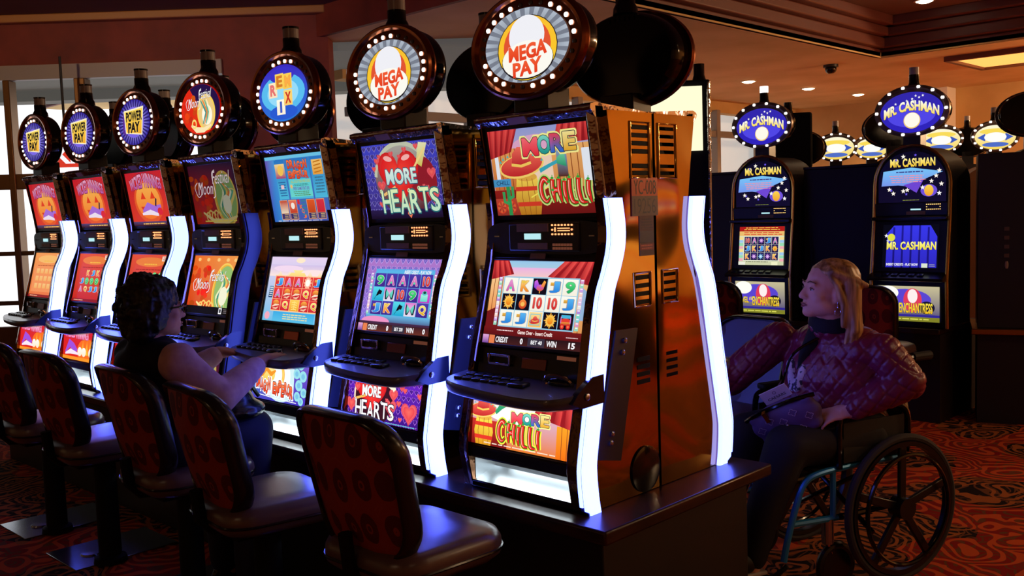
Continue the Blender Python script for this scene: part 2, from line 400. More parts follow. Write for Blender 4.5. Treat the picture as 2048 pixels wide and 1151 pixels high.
def art_chilli_belly():
    A = 2.41; a = Art(A)
    a.rect(0, 0, A, 1, ((226, 120, 40), (206, 196, 236))); a.ell(1.0, .75, .8, .3, (250, 240, 244))
    a.rect(0, 0, .9, .45, ((120, 20, 20), (200, 50, 40))); planks(a, 2.05, 0, A, .55, 3, (236, 110, 20), (250, 160, 40))
    roof(a, [(1.7, 1.0), (2.45, 1.08), (2.45, .5), (1.5, .66)], n=4)
    a.poly([(.12, .0), (.5, .0), (.55, .24), (.5, .5), (.12, .5), (.07, .24)], ((220, 150, 30), (250, 226, 80))); a.ell(.31, .5, .19, .06, (230, 180, 70))
    for x in (.2, .31, .42): a.stroke([(x, .0), (x+(x-.31)*.3, .24), (x, .48)], .012, (170, 100, 30))
    a.poly([(.09, .1), (.53, .1), (.535, .17), (.085, .17)], (226, 56, 40)); a.poly([(.085, .33), (.535, .33), (.53, .4), (.09, .4)], (226, 56, 40)); hat(a, .27, .62, .36)
    a.ell(1.06, .9, .13, .12, ((230, 150, 20), (252, 220, 60))); a.stroke([(.9, .84), (.72, .72), (.6, .6)], [.14, .1, .06], (50, 160, 110))
    more_word(a, 1.0, .47, 1.9, .66)
    chilli_word(a, .68, .12, .36)
    a.lines(.3, .03, 2.1, .07, 1, (240, 220, 200), 4)
    return a
def sym(a, ch, x, y, w, h, dark=False):
    """one reel symbol centred on x, y"""
    C = {'A': ((206, 90, 170), (232, 150, 210)), 'K': ((240, 130, 30), (250, 214, 120)), 'Q': ((226, 170, 40), (252, 236, 120)), 'J': ((40, 130, 220), (90, 180, 240)),
         '9': ((30, 170, 90), (90, 220, 130)), '10': ((206, 40, 40), (240, 96, 80))}
    if ch in C:
        o = (250, 250, 255) if dark else (150, 140, 150)
        a.text(ch, x-w*.3, y-h*.34, x+w*.3, y+h*.34, C[ch], out=o, ow=.03, bold=.05)
        if ch == 'A': a.ell(x, y-h*.16, w*.1, h*.08, (90, 220, 170))
        if ch == 'J': a.rect(x-w*.32, y+h*.08, x-w*.08, y+h*.28, ((200, 140, 40), (240, 190, 90)))
        if ch == 'K': a.poly([(x-w*.26, y+h*.18), (x-w*.3, y+h*.36), (x-w*.16, y+h*.28), (x-w*.08, y+h*.4), (x, y+h*.28), (x+w*.08, y+h*.36), (x+w*.04, y+h*.18)], (240, 200, 80))
        return
    if ch == 'sun':
        a.star(x, y, w*.46, (246, 170, 50), 8, .5, ci=(255, 230, 120)); a.star(x, y, w*.36, (250, 200, 90), 8, .6, rot=PI/2+.4); a.ell(x, y, w*.2, w*.2, ((236, 120, 20), (255, 190, 60)))
    elif ch == 'cock':
        a.poly([(x-w*.4, y-h*.05), (x-w*.42, y+h*.3), (x-w*.24, y+h*.42), (x-w*.12, y+h*.2), (x-w*.02, y-.05*h), (x-w*.2, y-h*.2)], ((120, 60, 220), (220, 110, 230)))
        a.ell(x+w*.03, y-h*.08, w*.26, h*.2, ((230, 90, 60), (190, 100, 220))); a.poly([(x+w*.05, y), (x+w*.26, y+h*.38), (x+w*.4, y+h*.3), (x+w*.3, y-h*.05)], ((240, 120, 80), (250, 180, 60)))
        a.stroke([(x+w*.03, y-h*.26), (x+w*.03, y-h*.42)], w*.06, (240, 170, 60))
    elif ch == 'bottle':
        a.rect(x-w*.07, y+h*.12, x+w*.07, y+h*.44, ((230, 110, 40), (250, 200, 100))); a.ell(x, y-h*.12, w*.28, h*.3, ((200, 60, 30), (250, 140, 60))); a.ell(x, y-h*.12, w*.15, h*.14, (250, 190, 90))
    elif ch == 'hat':
        a.rect(x-w*.46, y-h*.46, x+w*.46, y+h*.46, ((250, 190, 90), (250, 220, 150))); hat(a, x, y-.02, w*.44); a.ring(x, y, w*.5, h*.5, .012, (90, 200, 220), 4, PI/4, PI/4+2*PI)
    elif ch == 'cart':
        a.rect(x-w*.32, y+h*.2, x+w*.32, y+h*.4, (70, 180, 220)); a.ell(x, y+h*.02, w*.36, h*.18, (230, 60, 50)); a.rect(x-w*.34, y-h*.22, x+w*.34, y-.02*h, ((180, 40, 40), (240, 150, 60)))
        for d in (-.2, .2): a.ell(x+w*d, y-h*.3, w*.14, w*.14, (220, 40, 40)); a.ell(x+w*d, y-h*.3, w*.07, w*.07, (250, 120, 80))
        for d in (-.32, .32): a.rect(x+w*(d-.03), y-h*.1, x+w*(d+.03), y+h*.3, (220, 120, 200))
    elif ch == 'quill':
        a.rect(x-w*.5, y-h*.5, x+w*.5, y+h*.5, ((30, 170, 210), (90, 220, 236)))
        a.poly([(x+w*.06, y+h*.38), (x+w*.18, y+h*.1), (x+w*.02, y-h*.1), (x-w*.2, y-h*.2), (x-w*.1, y+h*.1)], (14, 14, 24)); a.stroke([(x-w*.16, y-h*.15), (x-w*.32, y-h*.42)], w*.03, (14, 14, 24)); a.poly([(x+w*.12, y+h*.3), (x+w*.34, y+h*.2), (x+w*.26, y-h*.04), (x+w*.1, y-h*.05)], (20, 24, 34))
    elif ch == 'fly':
        a.rect(x-w*.5, y-h*.5, x+w*.5, y+h*.5, ((230, 226, 240), (226, 120, 210)))
        for q in (-1, 1):
            a.poly([(x+q*w*.03, y), (x+q*w*.38, y+h*.42), (x+q*w*.42, y+h*.1), (x+q*w*.36, y-h*.38), (x+q*w*.2, y-h*.4), (x+q*w*.04, y-h*.12)], (14, 40, 50))
            a.poly([(x+q*w*.03, y+.01), (x+q*w*.3, y+h*.34), (x+q*w*.32, y+h*.08), (x+q*w*.25, y-h*.3), (x+q*w*.1, y-h*.15)], ((90, 200, 180), (120, 230, 210)))
    elif ch == 'flask':
        a.rect(x-w*.5, y-h*.5, x+w*.5, y+h*.5, ((190, 60, 200), (226, 90, 210))); a.rect(x-w*.3, y-h*.4, x+w*.3, y+h*.12, ((90, 220, 200), (170, 240, 230))); a.ell(x, y+h*.2, w*.22, h*.16, (90, 200, 200)); a.ell(x, y+h*.24, w*.12, h*.1, (20, 70, 60))
    elif ch == 'orb':
        a.ell(x, y+h*.14, w*.34, h*.28, ((200, 60, 20), (252, 180, 80))); a.stroke([(x-w*.4, y-h*.2), (x-w*.1, y-h*.05), (x+w*.38, y-h*.02)], [w*.04, w*.14, w*.06], (246, 220, 190)); a.stroke([(x-w*.3, y-h*.34), (x+w*.1, y-h*.36), (x+w*.34, y-h*.2)], [w*.05, w*.14, w*.04], (240, 190, 160)); a.ell(x, y-h*.22, w*.12, h*.07, (180, 40, 60))
    elif ch == 'glow':
        a.star(x, y, w*.46, (250, 160, 120), 12, .7, ci=(255, 255, 240)); a.ell(x, y, w*.24, h*.3, (255, 250, 240))
    elif ch == 'gold':
        a.rect(x-w*.5, y-h*.5, x+w*.5, y+h*.5, ((240, 160, 40), (250, 206, 90)))
        for k in range(4): a.stroke([(x-w*.3, y-h*.36+k*h*.2), (x, y-h*.3+k*h*.2), (x+w*.3, y-h*.38+k*h*.2)], w*.06, (250, 226, 130))
        a.stroke([(x, y-h*.4), (x, y+h*.4)], w*.06, (250, 226, 130))
    elif ch == 'bloom':
        a.star(x, y, w*.44, (170, 90, 220), 8, .45, ci=(250, 220, 240))
    elif ch == 'ice':
        a.star(x, y, w*.44, (90, 180, 240), 8, .45, ci=(230, 250, 255))
def reels(a, rows, x0, y0, x1, y1, cell, gap, darks=(), rail=True, dark=False, skip=()):
    """rows top to bottom; cell colour; darks = symbols on a black cell"""
    nx = len(rows[0]); w, h = (x1-x0)/nx, (y1-y0)/3
    a.rect(x0-.012, y0-.012, x1+.012, y1+.012, gap)
    for j, r in enumerate(rows):
        for i, ch in enumerate(r):
            x, y = x0+(i+.5)*w, y1-(j+.5)*h
            a.rect(x-w*.475, y-h*.485, x+w*.475, y+h*.485, (18, 12, 26) if ch in darks else cell)
            sym(a, ch, x, y, w*.95, h*.97, dark or ch in darks)
    if rail:
        PC = [(150, 220, 190), (236, 200, 226), (180, 140, 220), (220, 150, 200), (250, 210, 200), (240, 230, 220), (120, 210, 220), (200, 160, 230), (230, 190, 230), (120, 220, 200)]
        for side in (0, 1):
            for k in range(12):
                yy = y0+(k+.5)*(y1-y0)/12; x = x0-.055 if side == 0 else x1+.055; a.rect(x-.026, yy-.023, x+.026, yy+.023, PC[(k*(3 if side else 7)) % 10]); a.rect(x-.018, yy+.004, x+.018, yy+.018, (250, 246, 250))
def credit_bar(a, A, win, bet, base=((70, 30, 30), (40, 20, 26))):
    a.rect(0, 0, A, .105, base); a.rect(.0, .0, .1, .1, ((120, 70, 160), (230, 170, 220))); a.rect(.11, 0, .2, .1, (236, 130, 80))
    a.text('CREDIT', .22, .02, .42, .085, WHT, bold=.03); a.text('0', .62, .02, .66, .085, WHT, bold=.05)
    a.rect(.74, .005, 1.0, .1, (58, 50, 66)); a.text('BET '+bet, .79, .03, .96, .075, WHT, bold=.03)
    a.text('WIN', 1.03, .02, 1.18, .085, WHT, bold=.03); a.text(win, 1.36, .02, 1.36+.045*len(win), .085, WHT, bold=.05)
def art_chilli_main():
    A = 1.594; a = Art(A)
    a.rect(0, 0, A, 1, ((120, 26, 26), (150, 40, 36))); a.rect(0, .45, A, 1, ((252, 226, 130), (150, 200, 236))); a.rect(0, .74, A, .92, ((250, 214, 180), (236, 180, 226)))
    planks(a, .0, .38, .32, .8, 5, (236, 150, 80), (250, 200, 140)); planks(a, 1.38, .08, A, .8, 3, (220, 140, 70), (240, 190, 130)); a.poly([(1.42, .34), (A, .34), (A, .62), (1.42, .72)], (150, 180, 215))
    a.poly([(0, .0), (0, .38), (.2, .46), (.2, 0)], (120, 24, 28))
    roof(a, [(-.05, 1.02), (.24, 1.02), (.36, .84), (-.05, .76)], n=4); roof(a, [(1.15, 1.02), (1.7, 1.02), (1.65, .72), (.9, .82)], n=5)
    rows = [['A', 'K', 'cock', 'J', '9'], ['sun', 'bottle', '10', '10', 'J'], ['J', 'J', 'hat', 'sun', 'cart']]
    reels(a, rows, .22, .22, 1.38, .8, ((246, 240, 222), (252, 250, 240)), (150, 200, 225), darks=('cock', 'sun', 'bottle', 'cart'))
    a.rect(0, .1, A, .2, ((96, 18, 22), (120, 26, 28))); a.text('Game Over - Insert Credit', .56, .135, 1.1, .18, (255, 230, 224), bold=.03); a.lines(.2, .15, .5, .175, 1, (240, 210, 210), 9); a.lines(1.3, .13, 1.5, .15, 1, (240, 210, 210), 3)
    credit_bar(a, A, '15', '40'); return a
def hearts_bg(a, A, c0, c1, ln, n=14):
    a.rect(0, 0, A, 1, (c0, c1)); w = A/n; r = w*.42
    ny = int(1/w)+2
    for q in (0, 1):
        a.k += 1
        for j in range(ny):
            for i in range(n+1):
                x, y = (i+.5*(j % 2))*w, j*w*.95
                if q == 0: a.heart(x, y, r*1.05, ln, ln, 12, keep=True)
                else: a.heart(x, y+.003, r*.82, tuple((p+t)/2*1.05 for p, t in zip(c0, c1)), tuple(.75*t for t in c0), 12, keep=True)
def big_heart(a, x, y, r):
    a.heart(x, y, r, (250, 120, 100), (214, 20, 30), 40); a.heart(x, y-.02*r, r*.86, (255, 74, 58), (232, 32, 38), 40)
    for q in (-1, 1): a.ell(x+q*r*.42, y+r*.5, r*.2, r*.08, (255, 186, 180), rot=.2*q)
def small_hearts(a, pts):
    for x, y, r in pts: a.heart(x, y, r, (255, 170, 160), (226, 60, 84)); a.heart(x, y, r*.7, (250, 110, 100), (232, 70, 80))
def hearts_word(a, x0, y0, x1, y1, c, out, glow=None):
    w = (x1-x0)/6.1; W6 = (1.0, .85, 1.1, 1.05, 1.0, 1.0); dy = (0, .04, -.06, -.02, .06, .02); x = x0
    for i, ch in enumerate('HEARTS'):
        d = dy[i]*(y1-y0); bx = (x+.01, y0+d, x+w*W6[i]*.95, y1+d); a.text(ch, *bx, c, out=out, ow=.06, bold=.015); 
        if ch in 'HRT': a.ring(bx[0], bx[3]-.02*(y1-y0), w*.14, w*.14, w*.06, c if not isinstance(c[0], tuple) else c[1], 14, 0, 4.8)
        if ch == 'S': a.ring(bx[2]-w*.3, bx[1]+(y1-y0)*.24, w*.2, w*.2, w*.07, c if not isinstance(c[0], tuple) else c[0], 16, .5, 6.0)
        x += w*W6[i]
def art_hearts_top():
    A = 1.556; a = Art(A)
    hearts_bg(a, A, (70, 52, 130), (66, 70, 200), (140, 130, 220), 14)
    a.ell(.8, .52, .58, .5, ((90, 26, 40), (180, 180, 170))); a.ring(.8, .5, .6, .52, .06, (200, 205, 180), 40, .3, 3.0); a.ell(1.2, .5, .26, .3, (150, 30, 44))
    big_heart(a, .72, .58, .44); a.poly([(1.1, .72), (1.2, .66), (1.36, .96), (1.2, .98)], ((220, 200, 90), (236, 236, 190))); a.stroke([(1.05, .66), (1.3, .9)], .03, (250, 220, 140)); a.stroke([(.35, .32), (.62, .42)], .04, (250, 200, 120))
    small_hearts(a, [(.3, .78, .06), (.36, .84, .04), (.22, .68, .045), (.62, .86, .05), (.9, .9, .05), (1.14, .93, .05), (.34, .45, .09), (1.38, .58, .09), (1.36, .3, .13), (1.2, .42, .03), (1.27, .4, .035), (.28, .2, .05), (.78, .82, .035)])
    a.rect(0, 0, A, .12, ((26, 14, 40), (44, 30, 80)))
    a.text('MORE', .46, .46, 1.08, .66, ((190, 226, 220), (230, 250, 240)), out=(40, 90, 120), ow=.06, bold=.04)
    a.poly([(.8, .06), (.86, .22), (.9, .06), (.86, .0)], (250, 130, 90)); hearts_word(a, .3, .08, 1.5, .38, ((200, 240, 210), (230, 250, 190)), (40, 110, 120)); return a
def art_hearts_belly():
    A = 2.41; a = Art(A)
    hearts_bg(a, A, (60, 20, 130), (110, 40, 200), (176, 110, 230), 16)
    a.ell(.85, .5, .62, .6, (60, 20, 34)); a.ring(.85, .5, .64, .62, .05, (250, 220, 190), 40, .3, 3.4); a.poly([(1.22, .8), (1.3, 1.0), (1.48, .96), (1.6, .6)], (250, 246, 220)); big_heart(a, .78, .62, .52)
    small_hearts(a, [(.18, .9, .06), (.26, .78, .07), (.32, .66, .1), (.14, .3, .18), (1.5, .6, .15), (1.42, .35, .2), (1.62, .9, .08), (1.75, .8, .12), (1.9, .9, .08), (1.85, .72, .07), (2.0, .3, .26), (2.2, .95, .1), (1.68, .45, .08), (2.3, .65, .08), (1.3, .48, .05), (1.74, .14, .06)])
    a.stroke([(.3, .42), (.66, .52)], .05, (250, 190, 90)); a.text('MORE', .5, .5, 1.1, .72, WHT, out=(40, 20, 30), ow=.05, bold=.05)
    hearts_word(a, .28, .08, 1.58, .4, WHT, (46, 20, 40)); a.stroke([(.2, .05), (1.2, .03), (2.2, .03)], .012, (90, 220, 220)); return a
def art_hearts_main():
    A = 1.594; a = Art(A)
    hearts_bg(a, A, (120, 110, 226), (176, 120, 200), (190, 160, 240), 14)
    a.rect(.2, .8, 1.42, .86, ((90, 190, 236), (90, 170, 230))); a.rect(.12, .1, 1.5, .24, ((70, 50, 110), (110, 190, 236))); a.ell(.34, .14, .3, .07, (240, 150, 200)); a.rect(0, .1, A, .135, (70, 40, 70))
    rows = [['9', 'A', 'A', 'A', '10'], ['quill', 'fly', '10', '9', 'flask'], ['J', 'K', 'quill', 'fly', 'Q']]
    reels(a, rows, .2, .23, 1.4, .8, ((66, 40, 140), (76, 56, 170)), (90, 180, 226), dark=True)
    a.text('INSERT CREDIT - PLAY NOW', .82, .795, 1.36, .845, WHT, bold=.03, shear=.15)
    credit_bar(a, A, '0', '200', ((110, 50, 40), (60, 30, 40))); return a
def slab_word(a, txt, x0, y0, x1, y1, c=((226, 60, 30), (250, 130, 80)), out=(60, 14, 10), amp=.18, glow=None):
    """each letter in its own wobbling box"""
    n = len(txt); w = (x1-x0)/n; r = random.Random(len(txt)); h = y1-y0
    for k in range(2 if glow else 1):
        r = random.Random(len(txt))
        for i, ch in enumerate(txt):
            d = r.uniform(-amp, amp)*h
            if ch == ' ': continue
            if glow and k == 0: a.text(ch, x0+i*w-.02, y0+d-.03, x0+(i+1)*w+.02, y1+d+.03, glow, bold=.12)
            else: a.text(ch, x0+i*w+.004, y0+d, x0+(i+1)*w-.004, y1+d, c, out=out, ow=.05, bold=.05)
def art_dragon_top():
    A = 1.556; a = Art(A)
    a.rect(0, 0, A, 1, ((70, 90, 180), (60, 130, 205))); a.poly([(0, 0), (.3, 0), (.3, .95), (0, .95)], [(50, 100, 200), (60, 150, 220), (70, 160, 225), (110, 80, 180)])
    a.rect(.02, .95, 1.54, 1, (110, 200, 236))
    for x0, x1 in ((.26, .52), (.56, 1.16), (1.2, 1.54)): a.rect(x0, .34, x1, .94, ((80, 190, 226), (40, 120, 200)))
    a.rect(.26, .66, .52, .88, ((170, 60, 120), (250, 220, 150))); a.ell(.4, .78, .08, .08, (250, 200, 90)); a.rect(1.24, .68, 1.5, .9, ((236, 160, 60), (250, 200, 110)))
    for k in range(4): a.stroke([(1.28, .71+k*.05), (1.46, .73+k*.05)], .018, (200, 120, 30))
    a.rect(.58, .37, 1.16, .64, ((110, 220, 210), (90, 210, 220)))
    slab_word(a, 'DRAGON', .6, .79, 1.12, .91, out=(110, 20, 20)); slab_word(a, 'EMPEROR', .6, .66, 1.12, .77, out=(110, 20, 20))
    a.text('ALL SCATTER FEATURE', .64, .58, 1.14, .62, (190, 190, 60), bold=.02); a.text('FREE GAME FEATURE', .68, .47, 1.1, .52, (110, 90, 180), bold=.02); a.star(.64, .53, .045, (250, 190, 110), 8)
    a.lines(.66, .53, 1.12, .57, 2, (60, 130, 130), 2); a.lines(.66, .38, 1.12, .46, 3, (90, 140, 90), 3); a.lines(.3, .38, .5, .62, 6, (40, 90, 150), 4); a.lines(1.26, .4, 1.5, .66, 6, (60, 110, 140), 5); a.rect(.36, .5, .44, .56, (240, 200, 210))
    for x, t in ((.26, ((240, 220, 190), (200, 60, 40))), (.5, ((200, 60, 40), (240, 120, 90))), (.98, ((196, 70, 30), (230, 90, 40))), (1.22, ((206, 40, 56), (220, 50, 70)))):
        a.rect(x-.012, .03, x+.2, .33, (240, 170, 110)); a.rect(x, .13, x+.19, .32, t); a.rect(x, .04, x+.19, .125, (60, 50, 110)); a.lines(x+.06, .045, x+.18, .12, 3, (220, 190, 120), int(x*100))
    a.ell(.595, .24, .05, .05, (250, 240, 230)); a.rect(.73, .26, .79, .33, (226, 40, 50))
    for k, ch in enumerate('KQJ'): a.text(ch, .78+.03*k, .19-.07*k, .85+.03*k, .25-.07*k, (240, 120, 60), bold=.05)
    a.lines(.82, .08, .96, .33, 5, (60, 130, 150), 12); a.lines(.1, .0, 1.45, .025, 1, (220, 220, 240), 8); return a
def art_dragon_main():
    A = 1.594; a = Art(A)
    a.rect(0, 0, A, 1, ((110, 190, 230), (226, 206, 236))); a.rect(0, .7, A, .88, ((250, 226, 220), (206, 190, 230))); a.ell(.5, .82, .4, .05, (240, 214, 236)); a.ell(1.2, .76, .4, .05, (250, 226, 226)); a.ell(.8, .95, .12, .04, (250, 230, 200))
    for x in (.3, .56, 1.1, 1.36): a.poly([(x-.1, .68), (x+.1, .68), (x, .78)], ((246, 220, 160), (250, 230, 210)))
    a.poly([(.5, .68), (1.05, .68), (.95, .76), (.86, .76), (.92, .8), (.64, .8), (.7, .76), (.6, .76)], ((246, 206, 110), (252, 232, 160)))
    rows = [['J', 'A', 'A', 'glow', 'J'], ['A', 'orb', 'orb', 'Q', 'orb'], ['orb', 'Q', 'gold', 'orb', 'Q']]
    reels(a, rows, .2, .17, 1.46, .7, ((206, 40, 50), (230, 64, 60)), (250, 200, 150), rail=False, dark=True)
    a.rect(.09, .36, .2, .54, ((30, 60, 110), (90, 140, 180))); a.lines(.1, .37, .19, .53, 5, (240, 240, 240), 4); a.rect(1.46, .34, 1.52, .54, ((40, 70, 120), (90, 110, 130)))
    a.rect(.3, 0, 1.4, .15, ((90, 190, 230), (60, 170, 226))); a.lines(.5, .03, 1.25, .13, 3, (230, 220, 160), 6); a.ell(.14, .08, .07, .06, (240, 170, 190)); return a
def art_dragon_belly():
    A = 2.41; a = Art(A)
    a.rect(0, 0, A, 1, ((70, 60, 190), (110, 180, 210))); a.ell(1.2, .6, .75, .6, (206, 236, 240)); a.ell(1.1, .6, .5, .46, (240, 250, 250)); a.rect(1.75, .0, A, 1, ((70, 50, 190), (120, 90, 200)))
    for x, y, r in ((2.0, .9, .12), (1.85, .7, .13), (2.1, .66, .14), (1.95, .45, .14), (2.15, .3, .12), (1.9, .2, .12), (2.05, .1, .1)): a.ring(x, y, r, r*.9, .07, (150, 220, 230), 20); a.ell(x, y, r*.5, r*.45, (120, 190, 225))
    a.ring(.95, .6, .42, .42, .1, (250, 170, 40), 40, -1.3, 2.4); a.ring(.98, .6, .36, .36, .05, (250, 220, 110), 40, -1.3, 2.4)
    a.ell(.68, .62, .3, .24, ((250, 200, 60), (252, 236, 170))); a.stroke([(.4, .5), (.6, .72), (.82, .6), (1.0, .7)], [.05, .12, .12, .05], (240, 150, 40)); a.poly([(.66, .1), (.82, .1), (.78, .5), (.7, .5)], (240, 236, 250)); a.rect(.66, .78, .84, .84, (210, 50, 40))
    slab_word(a, 'DRAGON', .2, .22, .82, .48, amp=.3, glow=WHT); slab_word(a, 'EMPEROR', .92, .2, 1.75, .46, amp=.3, glow=WHT)
    a.stroke([(.1, .12), (1.0, .07), (1.9, .05)], .018, WHT); return a
def script(a, x, y, s, c=WHT, out=(40, 16, 30)):
    a.text('Moon', x, y, x+.46*s, y+.2*s, c, out=out, ow=.03, bold=-.005, shear=.3); a.text('Festival', x+.50*s, y+.16*s, x+1.0*s, y+.36*s, c, out=out, ow=.03, bold=-.005, shear=.3)
    a.stroke([(q.x, q.y) for q in catmull([(x+.02*s, y+.2*s, 0), (x-.08*s, y+.12*s, 0), (x-.02*s, y-.03*s, 0), (x+.1*s, y+.02*s, 0), (x+.1*s, y+.2*s, 0)], 5)], .014*s, c)
    a.stroke([(q.x, q.y) for q in catmull([(x+.62*s, y+.38*s, 0), (x+.52*s, y+.30*s, 0), (x+.54*s, y+.0*s, 0), (x+.46*s, y-.06*s, 0)], 5)], .018*s, c)
def moon_scene(a, A, dim=1., bg0=(236, 40, 16), bg1=(30, 18, 70)):
    d = lambda c: tuple(q*dim for q in c)
    a.rect(0, 0, A, 1, [d(bg0), d((40, 20, 50)), d(bg1), d((90, 20, 60))])
    r = random.Random(3)
    for k in range(26): a.ell(r.uniform(.02, .6), r.uniform(.05, .8), r.uniform(.04, .1), r.uniform(.03, .09), d((r.randint(190, 250), r.randint(30, 80), 16)))
    cx, cy = A*.72, .42
    a.ell(cx, cy, .36, .46, d((240, 180, 60))); a.ell(cx+.02, cy, .31, .41, d((150, 190, 110)))
    for k in range(7):
        t = k/7; a.stroke([(q.x, q.y) for q in catmull([(cx-.2+.06*k, cy+.34-.03*k, 0), (cx+.06*k-.05, cy+.1, 0), (cx-.2+.05*k, cy-.16, 0), (cx+.02*k, cy-.36, 0)], 6)], [.02]*6+[.06]*6+[.02]*7, d([(240, 240, 190), (60, 150, 130), (250, 200, 90), (236, 120, 60), (250, 250, 220), (90, 180, 150), (246, 216, 120)][k]))
    a.ell(cx+.02, cy-.1, .13, .16, d((246, 244, 214))); a.ring(cx, cy, .36, .46, .03, d((250, 206, 96)), 36)
    for k in range(5):
        x = A*.3+.09*k; a.ring(x, .12+.03*(k % 2), .08, .09, .03, d((250, 210, 110)), 16, .3, 5.2)
    a.stroke([(A*.2, .2), (A*.4, .05), (A*.7, .04), (A*.9, .12)], [.03, .08, .08, .03], d((250, 226, 150)))
def art_moon_top():
    a = Art(1.556); moon_scene(a, 1.556, .62); script(a, .26, .5, 1.05, (220, 200, 206)); a.lines(.3, .02, 1.45, .07, 1, (170, 150, 60), 21); return a
def art_moon_main():
    a = Art(1.594); A = 1.594
    moon_scene(a, A, 1., (230, 60, 20), (240, 140, 60)); a.P = a.P[1:]; a.P.insert(0, ([(0, 0), (A, 0), (A, 1), (0, 1)], [(214, 50, 20), (226, 90, 40), (244, 160, 80), (236, 110, 40)], 0))
    for x in (.2, .5, .85, 1.15, 1.4): a.ell(x, .93, .05, .03, (252, 200, 120))
    script(a, .2, .42, .9); a.rect(0, 0, A, .13, (14, 12, 14)); a.rect(1.12, .02, 1.22, .12, WHT); a.rect(1.14, .04, 1.2, .1, (60, 60, 70)); a.lines(1.26, .03, 1.46, .11, 3, (120, 110, 110), 3); return a
def art_moon_belly(): a = Art(2.41); moon_scene(a, 2.41, .8); script(a, .4, .4, 1.2); return a
def art_wicked_top():
    A = 1.556; a = Art(A)
    a.rect(0, 0, A, 1, ((226, 60, 40), (200, 30, 44))); a.ell(.78, .44, .56, .4, (236, 90, 40)); a.ell(.78, .46, .48, .34, ((250, 120, 40), (252, 180, 80)))
    for q in (.6, .98): a.poly([(q-.1, .5), (q+.1, .5), (q, .64)], (230, 60, 30))
    a.poly([(.45, .36), (1.1, .36), (1.0, .24), (.55, .24)], (220, 60, 40)); a.stroke([(.5, .26), (.74, .36), (.98, .28), (1.24, .36)], [.06, .16, .18, .06], (170, 110, 220)); a.stroke([(.46, .22), (.8, .25), (1.1, .2)], [.04, .1, .05], (246, 230, 246)); a.stroke([(1.04, .36), (1.1, .5)], .05, (40, 20, 60)); a.ell(1.18, .26, .1, .07, (226, 40, 60))
    a.text('WICKED WINNINGS', .16, .66, 1.4, .92, ((190, 90, 170), (240, 170, 200)), out=(110, 20, 60), ow=.06, bold=.03, warp=lambda u, v: (u, v*(.75+.25*math.sin(PI*u))+.2*math.sin(PI*u)))
    a.rect(0, 0, A, .08, ((60, 20, 20), (90, 70, 120))); a.lines(.3, .01, 1.3, .06, 1, (250, 190, 90), 22); return a
def art_wicked_main(v):
    A = 1.594; a = Art(A); t = (v == 2)
    lo, hi = ((240, 120, 70), (250, 160, 90)) if t else ((206, 40, 36), (232, 84, 60))
    a.rect(0, 0, A, 1, (lo, hi)); a.ell(.8, .86, .6, .09, (240, 130, 60) if not t else (252, 190, 110)); a.lines(.5, .79, 1.15, .84, 1, (250, 190, 70), 23); a.rect(1.25, .88, 1.55, .97, (250, 220, 200)); a.lines(1.27, .89, 1.53, .96, 2, (180, 60, 40), 2); a.lines(.2, .7, 1.4, .73, 1, (150, 30, 26), 7)
    rows = [[' ', 'K', 'J', 'K', '9'], ['J', '9', '9', '9', 'Q'], ['A', 'Q', 'J', 'J', '10']] if v == 1 else [['10', 'K', '9', '9', '10'], ['9', 'Q', '10', '9', '9'], ['9', '10', 'J', 'Q', '10']] if t else [['K', '9', 'A', '9', '9'], ['10', 'J', 'Q', 'A', 'K'], ['K', '9', '10', 'J', 'A']]
    w, h = 1.2/5, .5/3
    for j, r in enumerate(rows):
        for i, ch in enumerate(r):
            if ch != ' ':
                x, y = .22+(i+.5)*w, .68-(j+.5)*h
                if ch == '9' and v < 2: a.ell(x, y, w*.4, h*.46, (90, 190, 60))
                sym(a, ch, x, y, w, h, True)
    if t: a.rect(.1, .12, 1.5, .7, (248, 150, 92)); [sym(a, ch, .22+(i+.5)*w, .68-(j+.5)*h, w*.8, h*.8, True) for j, r in enumerate(rows) for i, ch in enumerate(r) if False]
    if t:
        for j in range(3):
            for i in range(5): a.rect(.26+i*w, .2+j*h, .26+(i+.7)*w, .2+(j+.66)*h, ((250, 180, 100), (252, 200, 130)))
    a.rect(0, 0, A, .06, (150, 26, 30)); a.lines(.1, .01, .6, .05, 1, (250, 190, 150), 3); return a
def art_wicked_belly():
    A = 2.41; a = Art(A)
    a.rect(0, 0, A, 1, ((226, 40, 20), (214, 30, 50))); a.ell(1.8, .3, .7, .4, (250, 110, 30)); 
    for x in (1.5, 1.8, 2.05, 2.25): a.poly([(x-.12, .2), (x+.1, .2), (x+.02, .74)], ((250, 200, 60), (250, 100, 30)))
    for x in (1.6, 2.1, 1.3): a.ell(x, .28, .16, .14, ((250, 230, 200), (252, 250, 246)))
    a.stroke([(.2, .2), (.5, .5), (.8, .4), (1.1, .3)], [.06, .26, .24, .08], (160, 80, 220)); a.stroke([(.2, .16), (.6, .25), (1.2, .2)], [.05, .16, .06], (246, 230, 246)); a.rect(0, 0, A, .1, (250, 150, 40))
    a.text('WICKED', .12, .68, .9, .94, ((250, 130, 190), (255, 214, 236)), out=(120, 20, 50), ow=.05, bold=.04); a.text('WINNINGS', .95, .66, 1.9, .92, ((250, 130, 190), (255, 214, 236)), out=(120, 20, 50), ow=.05, bold=.04); return a
